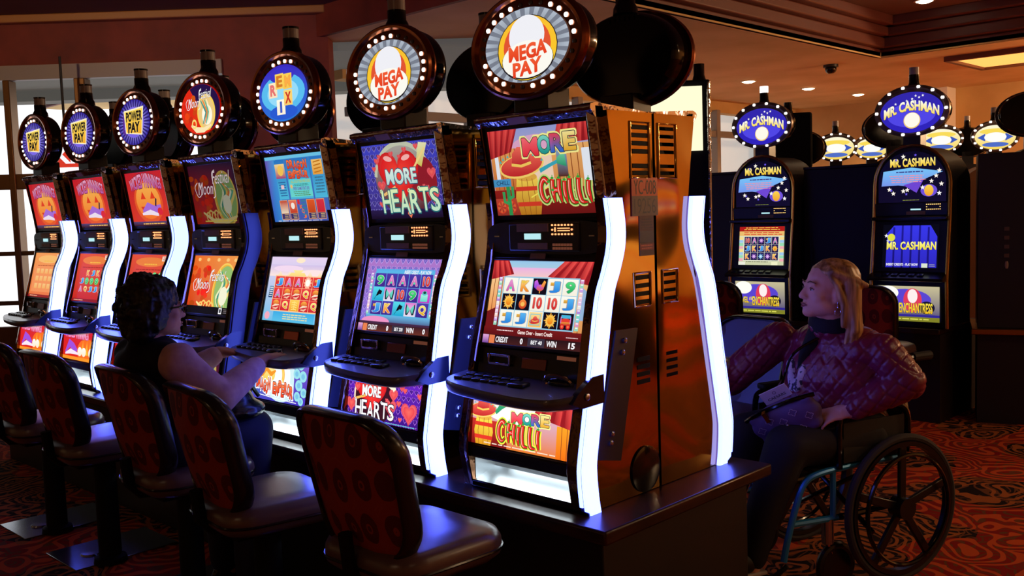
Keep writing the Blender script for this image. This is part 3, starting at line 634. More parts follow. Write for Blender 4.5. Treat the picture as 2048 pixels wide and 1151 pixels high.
# sign faces: an ellipse of half axes .783 x .5 centred on (.783, .5)
FA = 1.567
def face(c): a = Art(FA); a.ell(.783, .5, .783, .5, c, 48); return a
def face_mega():
    a = face((120, 126, 140)); a.rays(.783, .5, .78, (40, 40, 46), (176, 186, 200), 26, .495)
    a.ell(.8, .46, .56, .44, (30, 24, 30)); a.ell(.8, .46, .545, .43, ((250, 206, 40), (250, 190, 50))); a.ell(.8, .48, .44, .36, (226, 84, 50))
    a.ell(.8, .62, .33, .28, (240, 240, 246)); a.ell(.8, .3, .48, .26, (30, 24, 30)); a.ell(.8, .31, .47, .25, (252, 250, 240))
    a.text('MEGA', .46, .3, 1.16, .5, ((226, 60, 30), (240, 92, 50)), bold=.05, out=(250, 220, 200), ow=.02, warp=lambda u, v: (u, v+.35*(u-.3)**2+.1*u)); a.text('PAY', .53, .09, 1.06, .28, ((226, 60, 30), (240, 92, 50)), bold=.05, warp=lambda u, v: (u, v+.25*u*u)); return a
def face_remix():
    a = face(((40, 120, 220), (60, 40, 190))); a.ell(.783, .5, .7, .34, (90, 190, 240)); a.ell(.783, .5, .5, .24, (150, 220, 250)); a.ell(.783, .82, .4, .14, (60, 50, 200)); a.ell(.783, .16, .45, .13, (40, 90, 210))
    for x, y, ch, c, tc in ((.34, .44, 'R', (252, 224, 190), (230, 110, 110)), (.56, .58, 'E', (252, 206, 90), (214, 120, 40)), (.82, .56, 'M', (252, 200, 80), (250, 170, 70)), (.58, .12, 'I', (252, 240, 220), (60, 90, 200)), (.82, .27, 'X', (252, 206, 110), (206, 50, 40))):
        a.rect(x, y, x+.27, y+.27, (c, tuple(min(255, q*1.05) for q in c))); a.text(ch, x+(.11 if ch == 'I' else .05), y+.04, x+(.16 if ch == 'I' else .22), y+.23, tc, bold=.04, out=(150, 90, 40), ow=.015)
    return a
def face_moon():
    a = face((226, 40, 20)); a.poly([(.783+.78*math.cos(t), .5+.495*math.sin(t)) for t in [math.radians(q) for q in range(-60, 125, 5)]], (36, 16, 70)); r = random.Random(5)
    for k in range(16): a.ell(r.uniform(.2, .62), r.uniform(.25, .75), .09, .07, (r.randint(200, 250), r.randint(30, 90), 20))
    cx, cy = 1.02, .42; a.ell(cx, cy, .36, .36, (250, 210, 90)); a.ell(cx, cy, .31, .31, (236, 200, 130)); a.ell(cx+.03, cy-.05, .2, .2, (255, 250, 230))
    for k in range(4): a.stroke([(cx-.2+.08*k, cy+.25), (cx+.05*k, cy), (cx-.14+.06*k, cy-.22)], [.03, .07, .03], [(60, 150, 140), (240, 130, 60), (90, 180, 150), (250, 240, 200)][k])
    a.stroke([(.4, .2), (.6, .1), (.9, .08), (1.2, .16)], [.05, .12, .1, .04], (252, 230, 180)); a.ring(.52, .22, .1, .1, .04, (250, 220, 120), 16)
    script(a, .3, .55, .92); return a
def face_power():
    a = face((40, 26, 110)); a.rays(.783, .5, .78, (200, 190, 250), (50, 36, 170), 36, .495); a.ell(.783, .5, .5, .34, (120, 100, 230))
    a.poly([(.26, .7), (.36, .74), (.3, .36), (.42, .2), (.22, .3)], (90, 40, 150)); a.poly([(.36, .28), (.3, .78), (1.28, .82), (1.16, .2)], (250, 240, 200)); a.poly([(.4, .3), (.34, .75), (1.23, .78), (1.12, .23)], ((246, 170, 40), (250, 214, 80)))
    a.text('POWER', .4, .53, 1.18, .74, (34, 24, 20), bold=.05, out=(252, 226, 120), ow=.03, shear=.12); a.text('PAY', .48, .28, 1.04, .5, (34, 24, 20), bold=.06, out=(252, 226, 120), ow=.03, shear=.12); return a
def face_cash():
    a = face(((46, 34, 190), (50, 40, 170))); a.ell(.783, .44, .6, .3, (80, 70, 230)); r = random.Random(2)
    for k in range(8): a.star(r.uniform(.35, 1.1), r.uniform(.72, .9), .035, WHT)
    a.text('MR. CASHMAN', .1, .5, 1.46, .74, ((250, 220, 90), (255, 255, 250)), out=(30, 20, 120), ow=.04, bold=.05, warp=lambda u, v: (u, v+.75*math.sin(PI*u)-.55))
    a.ell(.8, .3, .21, .2, (240, 200, 110)); a.ell(.8, .31, .19, .18, (255, 250, 235)); return a
def face_gold():
    a = face(((250, 214, 90), (255, 250, 220))); a.ell(.783, .74, .6, .12, (250, 220, 90)); a.ell(.783, .2, .5, .1, (80, 110, 200)); a.poly([(.1, .5), (.4, .66), (.4, .34)], (60, 90, 190)); a.poly([(1.46, .5), (1.16, .66), (1.16, .34)], (60, 90, 190)); a.ell(.783, .5, .42, .2, (255, 255, 250)); return a
def art_cash_dome():
    A = 1.33; a = Art(A)   # a half-round pane: clipped by its outline below
    pts = [(0, 0), (A, 0), (A, .42)]+[(A/2+A/2*math.cos(t), .42+.58*math.sin(t)) for t in [PI*k/20 for k in range(1, 20)]]+[(0, .42)]
    a.poly(pts, ((16, 10, 40), (10, 8, 34)))
    a.poly([(.06, .33), (.1, .62), (.66, .68), (1.27, .58), (.9, .44), (.76, .2), (.66, .3), (.4, .34)], ((120, 130, 230), (120, 200, 250))); a.poly([(.5, .34), (.9, .44), (.76, .18)], (110, 70, 210))
    a.text('MR. CASHMAN', .24, .7, 1.12, .86, ((246, 200, 50), (255, 240, 150)), out=(20, 16, 50), ow=.03, bold=.04); a.lines(.2, .38, .95, .54, 4, (230, 150, 170), 3); a.lines(.3, .57, .96, .62, 1, (60, 60, 130), 24)
    r = random.Random(4)
    for x, y in ((.3, .18), (.5, .22), (.58, .24), (.22, .26), (1.14, .5), (1.2, .6), (1.05, .4), (.5, .9), (1.24, .34)): a.star(x, y, .05, (252, 240, 220), ci=WHT)
    for x, y in ((.26, .24), (.56, .16), (.74, .92), (.36, .84)): a.star(x, y, .03, (110, 90, 240))
    a.ell(1.0, .22, .16, .12, (110, 80, 220)); a.ell(1.0, .22, .09, .11, ((240, 160, 40), (252, 214, 80))); a.star(.88, .28, .05, WHT); a.star(1.2, .16, .05, WHT); a.lines(.46, .03, .85, .05, 1, (150, 160, 60), 5); return a
def art_cash_main(v):
    A = 1.3; a = Art(A)
    if v:
        a.rect(0, 0, A, 1, (8, 8, 20)); a.poly([(.08, .0), (1.26, .0), (1.26, .72), (1.1, .98), (.26, .98), (.1, .8)], ((46, 40, 190), (56, 56, 236)))
        for k in range(5): a.rect(.24+.2*k, 0, .285+.2*k, .98-.04*(k in (0, 4)), ((24, 18, 110), (30, 26, 150)))
        a.ell(.2, .7, .09, .09, (226, 224, 70)); a.star(.08, .74, .05, WHT); a.star(.12, .62, .04, (220, 220, 250)); a.text('MR. CASHMAN', .1, .42, 1.24, .6, ((240, 220, 60), (255, 250, 150)), out=(30, 20, 60), ow=.03, bold=.04)
        a.text('INSERT CREDITS - PLAY NOW', .1, .04, .84, .1, WHT, bold=.03); a.rect(.92, .0, 1.06, .1, (220, 230, 210)); a.lines(1.08, .02, 1.24, .09, 2, (150, 150, 170), 2)
    else:
        a.rect(0, 0, A, 1, (220, 226, 190)); a.rect(0, .88, A, 1, (176, 26, 24)); a.lines(.05, .9, 1.25, .99, 2, (250, 214, 90), 2); a.rect(0, .76, A, .88, (236, 190, 110)); a.lines(.02, .77, 1.28, .87, 2, (220, 90, 60), 6)
        for q in (0, 1.18):
            for k in range(8): a.rect(q, .1+k*.08, q+.12, .17+k*.08, [(240, 170, 180), (150, 220, 180), (160, 200, 240), (250, 220, 140)][k % 4])
        reels(a, [['10', 'A', 'bloom', 'J', 'A'], ['J', 'K', 'J', 'K', 'sun'], ['K', 'bloom', 'ice', 'bloom', 'K']], .15, .12, 1.15, .74, ((30, 24, 70), (40, 34, 90)), (230, 230, 210), rail=False, dark=True)
        a.rect(0, 0, A, .1, (206, 210, 170)); a.lines(.2, .06, .95, .1, 1, (90, 90, 70), 8); a.rect(.0, .0, .2, .08, (236, 236, 220)); a.rect(.96, 0, 1.14, .08, (240, 240, 200))
    return a
def art_cash_belly():
    A = 1.75; a = Art(A)
    a.rect(0, 0, A, 1, ((40, 30, 120), (200, 190, 150))); a.ell(.8, .62, .72, .3, (90, 70, 210)); a.ell(1.0, .6, .26, .34, (226, 60, 90)); a.ell(1.0, .72, .14, .2, (255, 240, 240)); a.ell(.3, .8, .3, .2, (255, 255, 246)); a.ell(1.4, .4, .22, .18, (24, 20, 50)); a.ell(1.5, .3, .05, .05, (250, 230, 160))
    a.rect(0, 0, A, .13, (130, 130, 40)); a.lines(.1, .03, 1.6, .1, 1, (220, 220, 90), 5); a.rect(0, .13, A, .2, (50, 40, 150))
    a.text('JEWEL', .03, .26, .48, .5, ((240, 190, 30), (252, 230, 70)), out=(20, 14, 40), ow=.04, bold=.03); a.text('of the', .5, .4, .62, .52, (250, 220, 90), bold=.02); a.text('ENCHANTRESS', .62, .24, 1.56, .52, ((240, 190, 30), (252, 230, 70)), out=(20, 14, 40), ow=.04, bold=.03); return a

# ------------------------------------------------------------------ room shell
def amb(name, z0=0): pass
wall_red = vary(mat('wall_red_brown', (120, 44, 34), 0, .7), (104, 38, 30), (128, 48, 36), 3)
wall_tan = vary(mat('wall_tan', (220, 176, 112), 0, .8), (212, 168, 104), (226, 184, 120), 2)
ceil_tan = vary(mat('ceiling_tan', (222, 190, 128), 0, .85), (212, 178, 116), (230, 198, 138), 1.2)
ceil_dark = mat('ceiling_umber', (112, 76, 56), 0, .85)
mould = mat('moulding_maroon', (104, 52, 40), 0, .5)
frame_m = mat('window_frame_gold', (120, 84, 46), .6, .35)
greyf = mat('frame_grey', (150, 140, 132), 0, .5)
# patterned carpet
carpet = mat('carpet', (40, 20, 16), 0, .95, spec=.1); _n = carpet.node_tree.nodes; _l = carpet.node_tree.links
def node(t, **k):
    q = _n.new(t)
    for a, v in k.items(): setattr(q, a, v)
    return q
def math_(op, a, b=None, c=None):
    q = node('ShaderNodeMath', operation=op)
    for i, v in enumerate((a, b, c)):
        if v is None: continue
        if isinstance(v, (int, float)): q.inputs[i].default_value = v
        else: _l.new(v, q.inputs[i])
    return q.outputs[0]
tc = node('ShaderNodeTexCoord'); nz = node('ShaderNodeTexNoise'); nz.inputs['Scale'].default_value = 3.2; nz.inputs['Detail'].default_value = 1
_l.new(tc.outputs['Object'], nz.inputs['Vector'])
mx = node('ShaderNodeMixRGB', blend_type='ADD'); mx.inputs[0].default_value = .34
_l.new(tc.outputs['Object'], mx.inputs[1]); _l.new(nz.outputs['Color'], mx.inputs[2])
vo = node('ShaderNodeTexVoronoi'); vo.inputs['Scale'].default_value = 3.0; _l.new(mx.outputs[0], vo.inputs['Vector'])
vo2 = node('ShaderNodeTexVoronoi'); vo2.inputs['Scale'].default_value = 8.0; _l.new(mx.outputs[0], vo2.inputs['Vector'])
big = node('ShaderNodeTexNoise'); big.inputs['Scale'].default_value = 1.5; big.inputs['Detail'].default_value = 0; _l.new(mx.outputs[0], big.inputs['Vector'])
sw = math_('GREATER_THAN', math_('SINE', math_('MULTIPLY', vo.outputs['Distance'], 44)), .25)
sw2 = math_('GREATER_THAN', math_('SINE', math_('ADD', math_('MULTIPLY', vo2.outputs['Distance'], 24), math_('MULTIPLY', big.outputs['Fac'], 20))), .55)
red = math_('GREATER_THAN', big.outputs['Fac'], .54)
def mixc(f, a, b):
    q = node('ShaderNodeMixRGB'); _l.new(f, q.inputs[0])
    for i, v in ((1, a), (2, b)):
        if isinstance(v, tuple): q.inputs[i].default_value = (*lin(v), 1)
        else: _l.new(v, q.inputs[i])
    return q.outputs[0]
c1 = mixc(red, (36, 22, 20), (150, 30, 20)); c2 = mixc(red, (176, 96, 42), (214, 86, 36)); c3 = mixc(sw2, c1, (120, 70, 40)); c4 = mixc(sw, c3, c2)
_l.new(c4, _n['Principled BSDF'].inputs['Base Color'])
mb = MB(); mb.box(-16, 8, -7, 16, -.1, 0); fl = struct(mb.build('floor', carpet)); fl['label'] = 'dark carpet with orange and red swirls'
ZC = 3.2
def slab(name, rects, z0, z1, m):
    b = MB()
    for x0, x1, y0, y1 in rects: b.box(x0, x1, y0, y1, z0, z1)
    return struct(b.build(name, m))
slab('ceiling', [(-12, -2.65, 3.04, 16), (-2.65, 8, 9.03, 16)], ZC, ZC+.06, ceil_tan)
slab('ceiling_upper', [(-16, 8, -7, 3.04)], 3.47, 3.53, ceil_dark)
slab('ceiling_coffer', [(-2.65, 8, 3.04, 9.03)], 3.62, 3.7, ceil_dark)
b = MB(); b.box(-12, -2.65, 2.99, 3.04, ZC, 3.48); b.box(-2.65, 8, 2.99, 3.04, 3.47, 3.66); struct(b.build('wall_fascia', wall_red))
b = MB()   # stepped moulding round the coffer
for k, (o, z0, z1) in enumerate(((.0, 3.2, 3.30), (-.07, 3.30, 3.42), (-.15, 3.42, 3.52), (-.24, 3.52, 3.63))):
    b.box(-2.71, -2.65-o, 3.04, 9.03-o*0, z0, z1); b.box(-2.71, 8, 9.03+o, 9.09, z0, z1)
struct(b.build('trim_coffer', mould, bevel=.015))
E1, E2 = Vector((-5.22, 3.06, 0)), Vector((-.716, -.698, 0))   # slanted window wall on the far left
def along(t, d=0): return E1+E2*t+Vector((-.698, .716, 0))*d
def swall(b, t0, t1, d0, d1, z0, z1, m=0):
    c = (along(t0, d0)+along(t1, d1))/2; b.obox((c.x, c.y, (z0+z1)/2), E2*abs(t1-t0)/2, Vector((-.698, .716, 0))*abs(d1-d0)/2, (0, 0, (z1-z0)/2), m)
b = MB(); swall(b, -.0, .98, 0, .25, 0, 4.1); swall(b, .98, 9, 0, .25, 3.02, 4.1); struct(b.build('wall_left', wall_red))
b = MB(); swall(b, 0, 9, -.10, .0, 3.40, 3.47); struct(b.build('trim_cove', mat('cove_gold', (170, 116, 62), 0, .5), bevel=.01))
b = MB(); swall(b, .98, 9, -.03, .05, 2.9, 3.03); struct(b.build('trim_header', greyf))
b = MB()
for t, w in ((2.28, .05), (2.95, .03), (3.75, .09), (5.2, .06)): swall(b, t-w, t+w, -.04, .1, .04, 2.9)
for z, w in ((1.98, .07), (1.32, .02), (.86, .02), (.52, .12)): swall(b, .98, 9, -.02, .06, z-w, z+w)
struct(b.build('window_1', frame_m, bevel=.008))
b = MB(); swall(b, .98, 9, 0, .02, 0, .4); struct(b.build('baseboard_left', mould))
# far glazed wall on x = -6.2 and the tan end wall
b = MB(); b.box(-6.5, -6.3, 4.0, 14, 0, 1.3); b.box(-6.5, -6.3, 4.0, 14, 3.02, 3.25); struct(b.build('wall_back', wall_tan))
b = MB()
for y in (4.3, 5.05, 5.8, 6.8, 7.8, 8.8, 10.0, 11.2, 12.5): b.box(-6.32, -6.2, y-.05, y+.05, 1.3, 3.05)
b.box(-6.3, -6.22, 4, 14, 2.62, 2.72); b.box(-6.3, -6.22, 4, 14, 1.95, 2.0); struct(b.build('window_2', greyf, bevel=.006))
b = MB(); b.box(-3.3, 8, 13.2, 13.4, 0, 3.3); b.box(-6.5, -3.3, 13.9, 14.1, 0, 3.3); struct(b.build('wall_end', wall_tan))
b = MB(); b.box(-3.62, -3.28, 12.85, 13.2, 0, 3.2); struct(b.build('trim_column', mat('column_white', (240, 232, 220), 0, .6), bevel=.01))
b = MB(); b.box(7.9, 8, -7, 16, 0, 4.2); struct(b.build('wall_right', wall_tan))
b = MB(); b.box(-16, 8, -7.1, -7, 0, 4.2); struct(b.build('wall_near', wall_tan))
# daylight street outside: bright sky wall, grey canopy
day = mat('daylight', (255, 255, 255), 0, .9, emi=(.9, .96, 1.), es=1.25)
day2 = mat('daylight_dim', (255, 255, 255), 0, .9, emi=(.72, .8, .82), es=.5)
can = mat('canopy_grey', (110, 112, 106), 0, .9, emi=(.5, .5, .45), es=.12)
b = MB(); swall(b, -1.5, 14, 5.0, 5.05, -.1, 5.5); o = b.build('sky_backdrop', day); struct(o)
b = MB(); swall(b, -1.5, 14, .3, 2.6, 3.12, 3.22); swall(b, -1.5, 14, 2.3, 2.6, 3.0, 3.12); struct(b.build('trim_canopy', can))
b = MB(); b.box(-7.6, -7.5, 3.4, 16, 0, 3.3); o = b.build('sky_backdrop', day2); struct(o)
# ------------------------------------------------------------------ lamps
bezm = mat('lamp_bezel', (220, 200, 170), .2, .4)
lampm = mat('lamp_glow', (255, 240, 210), 0, .5, emi=(1, .86, .6), es=14, sample=False)
def downlight(x, y, z, lab, e=30, seen=True):
    t = thing('downlight', lab, 'lamp', (x, y, z), 0, 'recessed ceiling downlights')
    MB().lathe([(.085, -.012), (.11, -.008), (.11, 0), (.085, 0)], 20).build('bezel', bezm, t)
    MB().lathe([(.002, -.03), (.05, -.026), (.088, -.011)], 20, cap=False).build('bulb', lampm, t)
    s = spot(x, y, z-.03, e); s.parent = None
LD = [(-5.03, 4.5, ZC, 'round glowing downlight seen between the two grinning-monster topper signs'.replace('grinning-monster ', 'MEGA PAY ')), (-4.67, 9.5, ZC, 'glowing ceiling downlight nearest the middle of the tan ceiling, first of three'),
      (-4.59, 11.04, ZC, 'glowing ceiling downlight second of three on the tan ceiling'), (-4.52, 12.54, ZC, 'glowing ceiling downlight third of three, closest to the white column'), (-1.85, 8.25, 3.62, 'bright downlight set in the dark raised ceiling at upper right')]
for x, y, z, l in LD: downlight(x, y, z, l, 60 if y < 9 else 170)
# backlit amber ceiling panels
amber = mat('amber_glass', (220, 140, 50), 0, .4, emi=(1, .52, .12), es=1.2); amber = vary(amber, (200, 120, 40), (240, 170, 80), 3)
t = thing('light_panel', 'backlit amber glass panel in the ceiling at upper right', 'ceiling light', (-.4, 10.3, ZC-.03))
b = MB(); b.box(-1.7, 2.2, -.6, .55, 0, .02); b.build('diffuser', amber, t)
b = MB(); b.box(-1.76, 2.26, -.66, -.6, -.03, .03); b.box(-1.76, 2.26, .55, .61, -.03, .03)
for x in (-1.76, -.75, .25, 1.25, 2.2): b.box(x, x+.06, -.6, .55, -.03, .03)
b.build('frame', mould, t)
for x, y, z, lab in ((-3.28, 9.05, ZC, 'small dark dome camera hanging from the tan ceiling'), (-3.42, 2.75, 3.47, 'small black dome camera at the top edge beside the largest signs')):
    t = thing('security_camera', lab, 'camera', (x, y, z), 0, 'ceiling cameras')
    MB().lathe([(.001, 0), (.09, 0), (.09, -.03), (.001, -.03)], 18).build('mount', satin, t); MB().ell((0, 0, -.05), (.07, .07, .06), 14).build('dome', gloss, t)
# red exit sign by the left windows
t = thing('exit_sign', 'red sign with white letters EXIT hanging behind the POWER PAY signs', 'sign', (-6.67, 1.225, 2.19), math.atan2(.698, .716))
MB().box(-.3, .3, -.02, .02, -.11, .11).build('panel', mat('sign_red', (220, 40, 30), 0, .5, emi=(1, .06, .03), es=.5), t)
A_ = Art(2.7); A_.text('EXIT', .25, .15, 2.45, .85, WHT, bold=.04); A_.build('lettering', (-.3, -.021, -.11), (1, 0, 0), (0, 0, 1), (0, -1, 0), t, .22)
MB().tube([(0, 0, .11), (0, 0, .86)], .012).build('hanger', satin, t)
# ------------------------------------------------------------------ slot machine bank
YC = .402; PZ = .61; PITCH_M = .72
b = MB(); b.box(-4.85, .434, -.085, .889, .565, PZ)
b2 = MB(); b2.box(-4.8, .37, -.02, .82, 0, .565)
base = thing('slot_bank_base', 'long dark wooden base carrying the back-to-back row of slot machines', 'platform', (0, YC, 0))
b.build('top_board', wood, base, (0, -YC, 0), bevel=.008); b2.build('kick_panel', mat('kick_panel_black', (11, 9, 9), 0, .5), base, (0, -YC, 0), bevel=.004)
OFF = (0, 0, -PZ)
BACK = [(.207, 1.592), (.221, 1.50), (.214, 1.43), (.187, 1.36), (.149, 1.271), (.098, 1.02), (.052, .80), (.046, .74), (.053, .66), (.062, .611)]
BK = [(q.x, q.y) for q in catmull([(*p, 0) for p in BACK], 4)]
FR = [(y-.085+(.02 if z < .63 else 0), z) for y, z in BK]
def ribbon(b, x0, x1, front, back, m=0):
    R = [[(x0, f[0], f[1]), (x1, f[0], f[1]), (x1, k[0], k[1]), (x0, k[0], k[1])] for f, k in zip(front, back)]
    return b.rings(R, m)
def front_y(z):   # front edge of the cabinet at height z
    P = [(.61, .02), (.74, -.005), (.80, .0), (1.08, .07), (1.27, .125), (1.39, .158), (1.5, .176), (1.55, .174), (1.70, .152), (1.84, .128), (1.9, .12)]
    for (z0, y0), (z1, y1) in zip(P, P[1:]):
        if z <= z1: return y0+(y1-y0)*(z-z0)/(z1-z0)
    return .12
ZS = [.612, .68, .74, .80, .94, 1.08, 1.18, 1.27, 1.33, 1.39, 1.45, 1.5, 1.55, 1.62, 1.70, 1.78, 1.84, 1.868]
def slots(b, y0, y1, zs, x, m, s=1):
    for z in zs: b.box(x-.004*s if s > 0 else x, x+.002 if s > 0 else x+.004, y0, y1, z-.0075, z+.0075, m)
def make_cabinet(root):
    b = MB(); prof = [(front_y(z)+.035, z) for z in ZS]+[(.395, 1.868), (.395, .612)]
    for s in (-1, 1):
        a_, c_ = (.252, .285) if s > 0 else (-.285, -.252)
        b.prism(prof, 'x', a_, c_, 0)
    inner = [(.05, .612), (.05, .642), (.135, .655), (.135, .716)]+[(front_y(z)+.035, z) for z in ZS if z > .72]+[(.39, 1.866), (.39, .612)]
    b.prism(inner, 'x', -.253, .253, 1)
    for s in (-1, 1):
        x = .285*s
        slots(b, .283, .368, (1.819, 1.793, 1.767, 1.741, 1.694, 1.671), x, 2, s); slots(b, .288, .36, (1.33, 1.303, 1.276, 1.249), x, 2, s); slots(b, .285, .355, (1.06, 1.035, 1.01, .985), x, 2, s)
        for y0, y1, z0, z1 in ((.274, .377, 1.655, 1.835), (.28, .368, 1.235, 1.345)):
            b.tube([(x, y0, z0), (x, y1, z0), (x, y1, z1), (x, y0, z1)], .006, 6, 0, True)
    return b.build('cabinet', [bronze, satin, deepblack], root, OFF, bevel=.006)
def side_bits(root, sides=(-1, 1), full=True):
    for s in sides:
        x0, x1 = (.284, .291) if s > 0 else (-.291, -.284)
        if not full: continue
        b = MB(); b.prism([(.172, 1.17), (.286, 1.167), (.181, .747), (.06, .773)], 'x', x0, x1)
        p = b.build('side_panel', sidem, root, OFF, bevel=.003)
        for y, z in ((.212, 1.135), (.2, 1.098), (.135, .843), (.128, .815)):
            MB().lathe([(.009, 0), (.009, .006), (.005, .009), (.001, .009)], 10, (x1 if s > 0 else x0, y, z), 'x', m=0).build('bolt', boltm, p, OFF) if s > 0 else None
        MB().lathe([(.078, 0), (.078, .006*s), (.066, .009*s), (.001, .009*s)], 28, (.285*s, .317, .69), 'x').build('speaker_cover', gloss, root, OFF)
def light_strips(root, lit=True, sides=(1, -1)):
    m = strip if lit else stripoff
    for s in sides:
        R = [[(.292*s, f[0]+.010, f[1]), (.302*s, f[0]+.008, f[1]), (.3055*s, f[0]+.013, f[1]), (.3055*s, k[0]-.006, k[1]), (.301*s, k[0], k[1]), (.292*s, k[0], k[1])] for f, k in zip(FR, BK)]
        b = MB(); b.rings(R); o = b.build('light_strip', m, root, OFF, smooth=30)
        R = [[(.291*s, f[0]-.001, f[1]), (.302*s, f[0]-.001, f[1]), (.303*s, f[0]+.004, f[1]), (.291*s, f[0]+.004, f[1])] for f in FR if f[1] > .64]
        MB().rings(R).build('front_strip', m, o, smooth=30)
        R = [[(.291*s, f[0]+.003, f[1]), (.301*s, f[0]+.003, f[1]), (.301*s, f[0]+.011, f[1]), (.291*s, f[0]+.011, f[1])] for f in FR]
        MB().rings(R).build('seam', seam_m, o, smooth=30)
        for c in kids(o):
            for v in c.data.vertices: v.co.z -= PZ
        # cheek that carries the strip
    for s in (1, -1):
        lit_side = s in sides; e_ = .2905 if lit_side else .284
        R = [[(.252*s, (f[0]+.004 if lit_side else front_y(f[1])), f[1]), (e_*s, (f[0]+.001 if lit_side else front_y(f[1])+.004), f[1]), (e_*s, k[0]-.01 if lit_side else k[0]+.06, k[1]), (.252*s, k[0]+.06, k[1])] for f, k in zip(FR, BK)]
        MB().rings(R).build('cheek', darkbronze, root, OFF, smooth=30)
        if not lit_side:   # the tube on the far flank, set behind its cheek
            R = [[(.284*s, front_y(f[1])+.02, f[1]), (.300*s, front_y(f[1])+.022, f[1]), (.300*s, front_y(f[1])+.095, f[1]), (.284*s, front_y(f[1])+.095, f[1])] for f in FR]
            MB().rings(R).build('light_strip', m, root, OFF, smooth=30)
def plane(T, B):
    """unit up-vector and outward normal of a leaning panel given (y, z) top and bottom"""
    v = Vector((0, T[0]-B[0], T[1]-B[1])); n = Vector((1, 0, 0)).cross(v).normalized(); return v.length, v.normalized(), n
def panel_box(b, x0, x1, T, B, d0, d1, m=0):
    """slab parallel to a leaning panel, between offsets d0 and d1 along its outward normal"""
    L, v, n = plane(T, B); O = Vector((0, B[0], B[1]))
    vs = [O+Vector((x, 0, 0))+v*t+n*d for d in (d0, d1) for t in (0, L) for x in (x0, x1)]
    return b.add(vs, [(0,2,3,1),(4,5,7,6),(0,1,5,4),(2,6,7,3),(0,4,6,2),(1,3,7,5)], m)
UT, UB = (.134, 1.837), (.175, 1.547); MT, MBt = (.157, 1.389), (.084, 1.107); BT, BB = (.030, .957), (.006, .768)
def on_plane(T, B, x, t, d):
    L, v, n = plane(T, B); return Vector((x, B[0], B[1]))+v*t*L+n*d
def frame_around(b, T, B, hw, lip, d, m=0):
    L, v, n = plane(T, B); O = Vector((0, B[0], B[1]))
    for x0, x1, t0, t1 in ((-hw-lip, -hw, -lip, L+lip), (hw, hw+lip, -lip, L+lip), (-hw, hw, -lip, 0), (-hw, hw, L, L+lip)):
        vs = [O+Vector((x, 0, 0))+v*t+n*q for q in (-.02, d) for t in (t0, t1) for x in (x0, x1)]
        b.add(vs, [(0,2,3,1),(4,5,7,6),(0,1,5,4),(2,6,7,3),(0,4,6,2),(1,3,7,5)], m)
